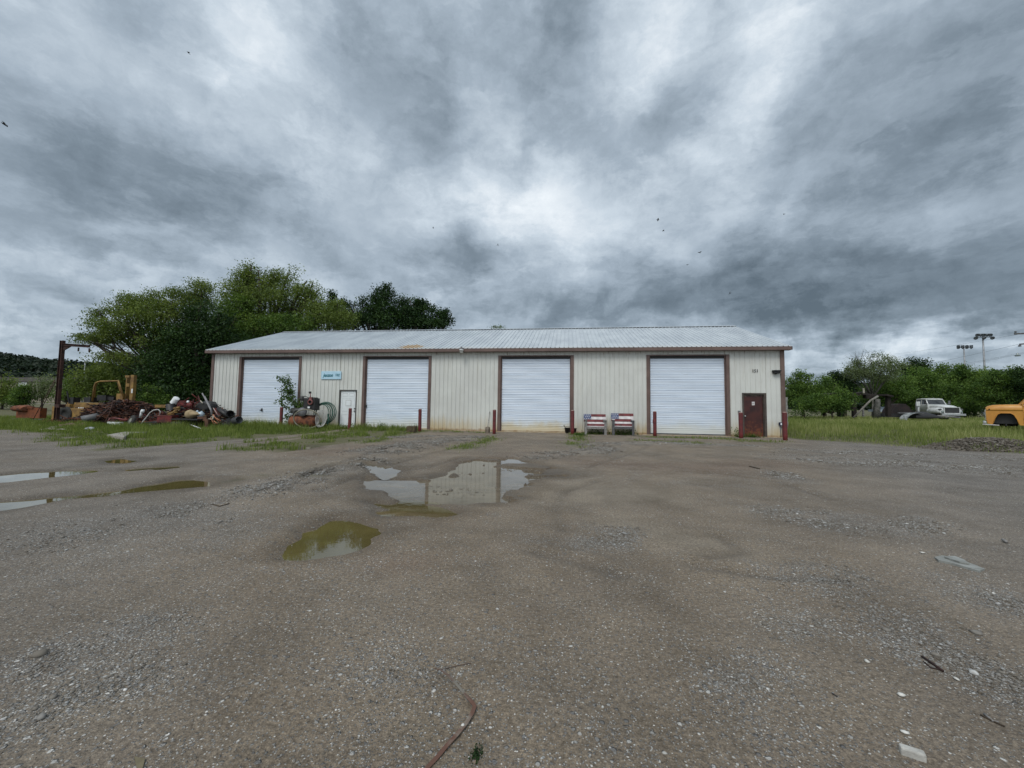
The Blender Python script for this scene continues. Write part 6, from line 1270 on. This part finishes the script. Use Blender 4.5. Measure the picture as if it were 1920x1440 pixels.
b = MB(); b.loft([[(x, y, zt+dz_) for y, dz_ in ((-.66, -.04), (-.62, .0), (-.2, .02), (.2, .02), (.62, .0), (.66, -.04), (.66, -.1), (-.66, -.1))] for x, zt in ((-.05, 1.20), (-.15, 1.27), (-.4, 1.32), (-1.0, 1.345), (-1.55, 1.35))]); b.build('hood', YP, yp)
b = MB(); b.box((-1.45, -.70, .44), (-.36, .70, 1.05)); b.box((-1.55, -.88, .5), (-1.42, .88, 1.1)); b.build('engine_bay', BLACK, yp)
b = MB(); b.box((-.10, -.88, .60), (.0, .88, 1.10)); b.build('grille', pm('cream_grille_paint', (.55,.52,.42), (.42,.40,.33), 4, .5), yp, .02)
b = MB(); b.box((.00, -.70, .72), (.012, .70, 1.0)); b.build('grille_opening', BLACK, yp)
b = MB(); b.box((-.05, -.95, .42), (.10, .95, .55)); b.build('bumper', SILV, yp, .02)
for s in (-1, 1):
    b = MB(); b.lathe((-.0, s*.72, .86), (1, 0, 0), [(.11, 0), (.11, .03), (.08, .05), (.001, .06)], 16); b.build('headlight', GLASSL, yp)
    b = MB(); b.lathe((-.20, s*.925, 1.115), (0, s, 0), [(.04, -.02), (.035, .02), (.001, .025)], 12); b.build('side_marker', RUST, yp)
    for (xa, za, xb, zb) in ((-1.60, 1.36, -2.05, 1.80), (-2.95, 1.33, -2.85, 1.82), (-2.02, 1.34, -2.08, 1.80)): b = MB(); b.beam((xa, s*.90, za), (xb, s*.78, zb), .07, .07); b.build('cab_pillar', YP, yp)
    b = MB(); b.add([(-1.66, s*.895, 1.345), (-2.95, s*.895, 1.345), (-2.86, s*.785, 1.81), (-2.05, s*.785, 1.81), (-1.66, s*.88, 1.345), (-2.95, s*.88, 1.345), (-2.86, s*.77, 1.81), (-2.05, s*.77, 1.81)], [(0, 1, 2, 3), (7, 6, 5, 4)]); b.build('side_window', GLASS, yp)
    b = MB(); b.box((-2.98, s*.915-.01, 1.14), (-1.62, s*.915+.02, 1.345)); b.box((-2.97, s*.935-.01, .46), (-1.64, s*.935+.012, 1.12)); dr = b.build('door', YP, yp, .01)
    b = MB(); b.box((-2.95, s*.95-.01, .62), (-1.66, s*.95+.008, .72)); b.build('door_moulding', pm('brown_trim_strip', (.14,.045,.02), (.09,.03,.015)), dr)
    b = MB(); b.beam((-1.68, s*.96, 1.30), (-2.9, s*.96, 1.30), .02, .03); b.build('window_trim', SILV, dr)
b = MB(); b.prism([(-1.575, 1.345), (-2.04, 1.81), (-2.07, 1.80), (-1.60, 1.335)], (0, -.84, 0), (1, 0, 0), (0, 0, 1), (0, 1.68, 0)); b.build('windscreen', GLASSL, yp)
b = MB(); b.box((-1.62, -.9, 1.30), (-1.54, .9, 1.37)); b.build('cowl', YP, yp, .01)
b = MB(); b.loft([[(x, y*q_, 1.80+(z-1.80)*q_) for y, z in [(-.80, 1.79), (-.78, 1.87), (-.4, 1.90), (.4, 1.90), (.78, 1.87), (.80, 1.79)]] for x, q_ in ((-1.98, .96), (-2.1, 1), (-2.8, 1), (-2.9, .97))]); b.build('cab_roof', FWHT, yp)
b = MB(); b.box((-3.0, -.88, .60), (-2.95, .88, 1.82)); b.box((-5.0, -.88, .60), (-3.05, .88, .66)); b.box((-5.05, -.9, .6), (-5.0, .9, 1.12)); b.build('cargo_bed', YP, yp)
for s in (-1, 1): wheel(yp, -3.63, s*.84, .36)
b = MB(); b.cyl((-.91, -.7, .36), (-.91, .7, .36), .06, 10); b.box((-1.5, -.75, .30), (-.3, -.6, .42)); b.build('front_axle', BLACK, yp)
b = MB(); p = G(1848, 796.5, .55); b.beam(D(1845, 795.5, 19.2), D(1871, 797.2, 19.2), .12, .04); one(b, 'white_board', FWHT, 'thin white board in the grass below the yellow pickup', 'board')
# block column behind the right corner
b = MB(); p = V(1470, 775, 23.6); q = V(1476.8, 744, 23.6)
for k in range(9): b.box((p[0]+.02*(k % 2), 23.6, .1+.2*k*1.12), (q[0]-.02*(k % 2), 24.0, .1+.2*(k+1)*1.12-.012))
one(b, 'block_column', pm('grey_block', (.30,.30,.28), (.20,.20,.185), 6, .9), 'stack of grey concrete blocks just behind the right corner of the workshop', 'column')
# rubble heap at right
n = 9000; a = rng.uniform(0, 6.283, n); u = np.sqrt(rng.random(n)); cA = G(1872, 842, .12); rx_, ry_ = 1.9, .95
x = cA[0]+rx_*u*np.cos(a); y = cA[1]+.55+ry_*u*np.sin(a)-.0; hgt = .40*(1-u**2)*(.75+.5*fbm(x*1.5, y*1.5, 3, 7)); z = H(x, y, False)+hgt*rng.uniform(.75, 1.0, n)
o = rocks('rubble_heap', np.stack([x, y, z], -1), rng.lognormal(-3.05, .45, n), STM, rng.beta(1.1, 4.2, n)*.75); tag(o, kind='stuff')

a = rng.uniform(0, 6.283, 1500); u = np.sqrt(rng.random(1500)); x = cA[0]+rx_*u*np.cos(a); y = cA[1]+.55+ry_*u*np.sin(a); k = fbm(x*1.4, y*1.4, 3, 9) > .52; x, y, u = x[k], y[k], u[k]
o = blades('heap_weeds', x, y, H(x, y, False)+.32*(1-u**2), rng.uniform(.05, .2, len(x)), .01+.01*rng.random(len(x)), FIELDM, rng.random(len(x))*.6, .6); tag(o, kind='stuff')
# ------------------------------------------------------------------ hills with far forest
az = np.linspace(R(-85), R(75), 260); rr_ = np.array([150, 200, 260, 320, 380, 430, 480, 560, 700]); prof_ = np.array([-3, 1.5, 6, 14, 26, 37, 42, 43, 36.])
A, Rr = np.meshgrid(az, rr_); hx, hy = Rr*np.sin(A), Rr*np.cos(A)
def hillz(x, y):
    r = np.hypot(x, y); a_ = np.arctan2(x, y); k = np.interp(r, rr_, prof_); s_ = np.interp(a_, [R(-85), R(-62), R(-56), R(-50), R(-44), R(25), R(34), R(38), R(44), R(60), R(75)], [.84, .76, .67, .60, .56, .36, .50, .62, .69, .74, .78])
    return k*s_+3.5*(fbm(a_*22+5, r*.012, 4, 3)-.5)*np.clip(k/20, 0, 1)+np.clip(r-42, 0, 400)*.0
Z = hillz(hx, hy)+np.clip(np.hypot(hx, hy)-42, 0, 110)*.012*np.clip(1-(np.hypot(hx, hy)-150)/100, 0, 1); I = np.arange(A.size).reshape(A.shape)
o = npmesh('hills', np.stack([hx, hy, Z], -1), np.stack([I[:-1, :-1], I[:-1, 1:], I[1:, 1:], I[1:, :-1]], -1).reshape(-1, 4), pm('forest_floor', (.020,.030,.016), (.012,.020,.011), .05, .95), smooth=True); tag(o, kind='structure')
nt = 2100; a = np.concatenate([rng.uniform(R(-64), R(-43), nt//2), rng.uniform(R(26), R(50), nt-nt//2)]); r = rng.uniform(175, 560, nt); x, y = r*np.sin(a), r*np.cos(a); z = hillz(x, y)
per = 120; ci = np.repeat(np.arange(nt), per); sz = rng.uniform(3.4, 6.2, nt); d = rng.normal(size=(nt*per, 3)); d /= np.linalg.norm(d, axis=1, keepdims=True); d[:, 2] = np.abs(d[:, 2])*1.1-.12
P = np.stack([x, y, z+1.5], -1)[ci]+d*sz[ci][:, None]*rng.uniform(.75, 1.08, nt*per)[:, None]
a1 = rng.normal(size=(nt*per, 3)); a1 /= np.linalg.norm(a1, axis=1, keepdims=True); q = d+rng.normal(0, .5, d.shape); b1 = np.cross(a1, q); b1 /= np.linalg.norm(b1, axis=1, keepdims=True); a1 = np.cross(b1, q); a1 /= np.linalg.norm(a1, axis=1, keepdims=True)
s = (sz[ci]*rng.uniform(.08, .19, nt*per))[:, None]; Vv = np.stack([P-a1*s, P+b1*s, P+a1*s, P-b1*s], 1)
o = npmesh('hillside_forest', Vv.reshape(-1, 3), np.arange(4*nt*per).reshape(-1, 4), L_FAR, tint=np.repeat(np.clip(.35+.35*(rng.random(nt)[ci]-.5)+.25*d[:, 2]*0+rng.normal(0, .12, nt*per), 0, 1), 4)); tag(o, kind='stuff')
# a lane far left
# ------------------------------------------------------------------ litter on the yard
def gp(px, py, h=.035): return G(px, py, h)
b = MB(); S = [(816,1254,.05),(826,1256,.09),(840,1266,.085),(856,1283,.06),(872,1302,.045),(886,1318,.04),(890,1324,.038),(886,1336,.038),(874,1356,.037),(858,1376,.037),(838,1398,.036),(818,1422,.036),(795,1446,.036),(770,1470,.036)]
P = [G(x, y, h) for x, y, h in S]; vs = []
for i, p in enumerate(P):
    t = P[min(i+1, len(P)-1)]-P[max(i-1, 0)]; s_ = np.array([t[1], -t[0], 0]); s_ /= np.linalg.norm(s_); tw = .35 if i < 5 else .0
    n_ = np.array([0, 0, 1.0]); wv = s_*math.cos(tw)+n_*math.sin(tw); vs += [p-wv*.0085, p+wv*.0085, p+wv*.0085+np.array([0, 0, .002]), p-wv*.0085+np.array([0, 0, .002])]
n = len(P); b.add(vs, [(4*i+k, 4*i+(k+1) % 4, 4*i+4+(k+1) % 4, 4*i+4+k) for i in range(n-1) for k in range(4)]+[(0, 1, 2, 3), (4*n-1, 4*n-2, 4*n-3, 4*n-4)])
one(b, 'metal_strap', pm('rusty_worn_strap', (.115,.055,.035), (.22,.20,.165), 7, .7, contrast=(.45, .65)), 'bent rusty metal strap lying on the dirt nearest the viewer', 'strap')
b = MB(); O1 = [G(x, y, .05) for x, y in ((1752,1044),(1768,1041),(1790,1047),(1815,1054),(1846,1066),(1836,1070),(1812,1063),(1785,1055),(1760,1050))]
b.add([tuple(p) for p in O1]+[tuple(p-np.array([0, 0, .022])) for p in O1], [tuple(range(9)), tuple(range(17, 8, -1))]+[(i, i+9, (i+1) % 9+9, (i+1) % 9) for i in range(9)])
O2 = [G(x, y, .065) for x, y in ((1770,1043),(1790,1042),(1806,1048),(1818,1056),(1800,1053))]; b.add([tuple(p) for p in O2]+[tuple(p-np.array([0, 0, .012])) for p in O2], [tuple(range(5)), tuple(range(9, 4, -1))]+[(i, i+5, (i+1) % 5+5, (i+1) % 5) for i in range(5)])
one(b, 'crushed_sheet', pm('pale_grey_flattened_sheet', (.30,.31,.29), (.20,.205,.19), 9, .7, bump=.4), 'crushed pale grey sheet lying on the gravel at right', 'sheet')
for (pts, r, nm, m, lab) in [([(1729,1231),(1750,1245),(1768,1258)], .006, 'iron_rod', RUST, 'dark rusty iron rod on the gravel below the crushed sheet'), ([(1732,1240),(1745,1252),(1766,1256)], .003, 'thin_twig', RUST, 'thin twig bent around the dark rusty iron rod'), ([(1838,1340),(1858,1350),(1884,1362)], .0035, 'dry_stick', WOODB, 'dark dry stick near the lower right corner'), ([(1845,1338),(1862,1352),(1872,1354)], .004, 'dry_stick', WOODG, 'pale thin stick beside the dark stick near the lower right corner'), ([(1405,874),(1425,879)], .010, 'dark_twig', WOODB, 'short dark twig on the dirt before the fourth roller door'), ([(396,945),(412,949),(430,944)], .007, 'dark_twig', WOODB, 'bent dark twig on the gravel left of the big puddle'), ([(398,942),(420,944)], .005, 'dark_twig', WOODG, 'thin pale twig beside the bent one left of the big puddle'), ([(1183,1013),(1010+180,1015)], .006, 'pebble_twig', WOODG, 'tiny twig on white gravel patch in the yard'), ([(1060,1172),(1066,1178),(1064,1184)], .002, 'dry_straw', PALE, 'tiny curled dry stem right of the metal strap'), ([(820,1257),(850,1250),(884,1243)], .0012, 'dark_wire', RUST, 'thin dark wire trailing right from the top of the metal strap'), ([(1560,1300),(1570,1306)], .003, 'short_stick', BLACK, 'tiny black stick on the bare dirt, lower right'), ([(1880,1012),(1888,1016)], .012, 'wood_chip', WOODG, 'small grey wood chip near the right edge above the crushed sheet')]:
    b = MB(); b.tube([G(x, y, .034+r*.8) for x, y in pts], r, 6); one(b, nm, m, lab, nm.split('_')[-1])
b = MB(); c = G(1712, 1411, .05); b.box((c[0]-.036, c[1]-.012, .03), (c[0]+.036, c[1]+.018, .062), R(-22)); one(b, 'broken_tile', pm('white_broken_tile', (.50,.49,.45), (.36,.35,.32), 20, .7, bump=.3), 'broken off-white block lying in the lower right corner of the yard', 'stone', bevel=.006)
for (px, py, s, lab) in ((1696,1372,.020,'smooth pale pebble just above the broken white block'),(1690,1302,.016,'small white pebble right of the iron rod, further down'),(1793,1272,.017,'elongated pale pebble next to the iron rod end'),(1625,1239,.014,'pale pebble left of the iron rod'),(1730,1036,.022,'white stone chip left of the crushed sheet'),(868,1359,.011,'white pebble pair beside the metal strap')):
    rk = rocks('white_pebble', np.array([G(px, py, .04)]), np.array([s*1.7]), pm('white_pebble_stone', (.62,.61,.57), (.48,.47,.43), 30, .7), np.array([.95])); tag(rk, lab, 'pebble', 'pale pebbles on the yard')
cl = G(893, 1417, .035); n = 240; P = np.stack([cl[0]+rng.normal(0, .012, n), cl[1]+rng.normal(0, .018, n), .032+np.abs(rng.normal(0, .008, n))], -1); a = rng.normal(size=(n, 3)); a /= np.linalg.norm(a, axis=1, keepdims=True); bb = np.cross(a, rng.normal(size=(n, 3))); bb /= np.linalg.norm(bb, axis=1, keepdims=True)
tag(npmesh('moss_tuft', np.stack([P-a*.004, P+bb*.003, P+a*.004, P-bb*.003], 1).reshape(-1, 3), np.arange(4*n).reshape(-1, 4), L_DARK, tint=np.repeat(rng.random(n)*.6, 4)), kind='stuff')
b = MB(); O = [G(x, y, .04) for x, y in ((252,1418),(272,1422),(268,1438),(262,1446),(256,1436))]; b.add([tuple(p) for p in O]+[tuple(p-np.array([0, 0, .006])) for p in O], [tuple(range(5)), tuple(range(9, 4, -1))]+[(i, i+5, (i+1) % 5+5, (i+1) % 5) for i in range(5)]); one(b, 'dead_leaf', pm('olive_dead_leaf', (.17,.145,.085), (.12,.10,.06), 20, .8), 'olive brown dead leaf at the bottom edge, lower left', 'leaf')
# stepping: buzzards gliding under the clouds
for k, (px, py, s, a_, lab) in enumerate(((353,99,1.3,.3,'bird gliding high at the upper left'),(7,233,2.4,.8,'bird at the far left edge of the sky'),(933,459,1.0,1.3,'bird in front of the dark cloud above the roof centre'),(812,427,.8,1.0,'tiny bird on the brightest cloud'),(1234,412,1.2,.9,'upper bird of the close pair right of centre'),(1244,433,1.0,.2,'lower bird of the close pair right of centre'),(1312,474,1.4,.0,'bird gliding level above the dark cloud bank'),(1289,497,.9,.1,'faint bird just left below the level gliding one'),(1369,550,1.3,1.2,'lowest bird, above the right part of the roof'),(1470,402,.8,.0,'faint bird beside the pale gap at right'))):
    c = D(px, py, 120); b = MB(); w_ = .26*s; P = [(-w_*1.6, 0, .16*s), (-w_*.7, 0, .20*s), (0, 0, .05*s), (w_*.7, 0, .20*s), (w_*1.6, 0, .16*s)]
    b.loft([[(x-.0, .18*s*q_, z+.02*q_), (x, -.18*s*q_, z-.02), (x, -.02, z-.06*s)] for (x, _, z), q_ in zip(P, (.2, .8, 1, .8, .2))]); b.loft([[(.07*s*math.cos(t)*q_, yy*s, .03+.07*s*math.sin(t)*q_) for t in np.linspace(0, 6.28, 7)[:-1]] for yy, q_ in ((-.35, .2), (-.15, 1), (.2, .8), (.5, .5))])
    o = b.build('bird', BLACK); o.location = tuple(c); o.rotation_euler = (0, a_, .4*k); tag(o, 'dark '+lab, 'bird', 'birds circling under the clouds')
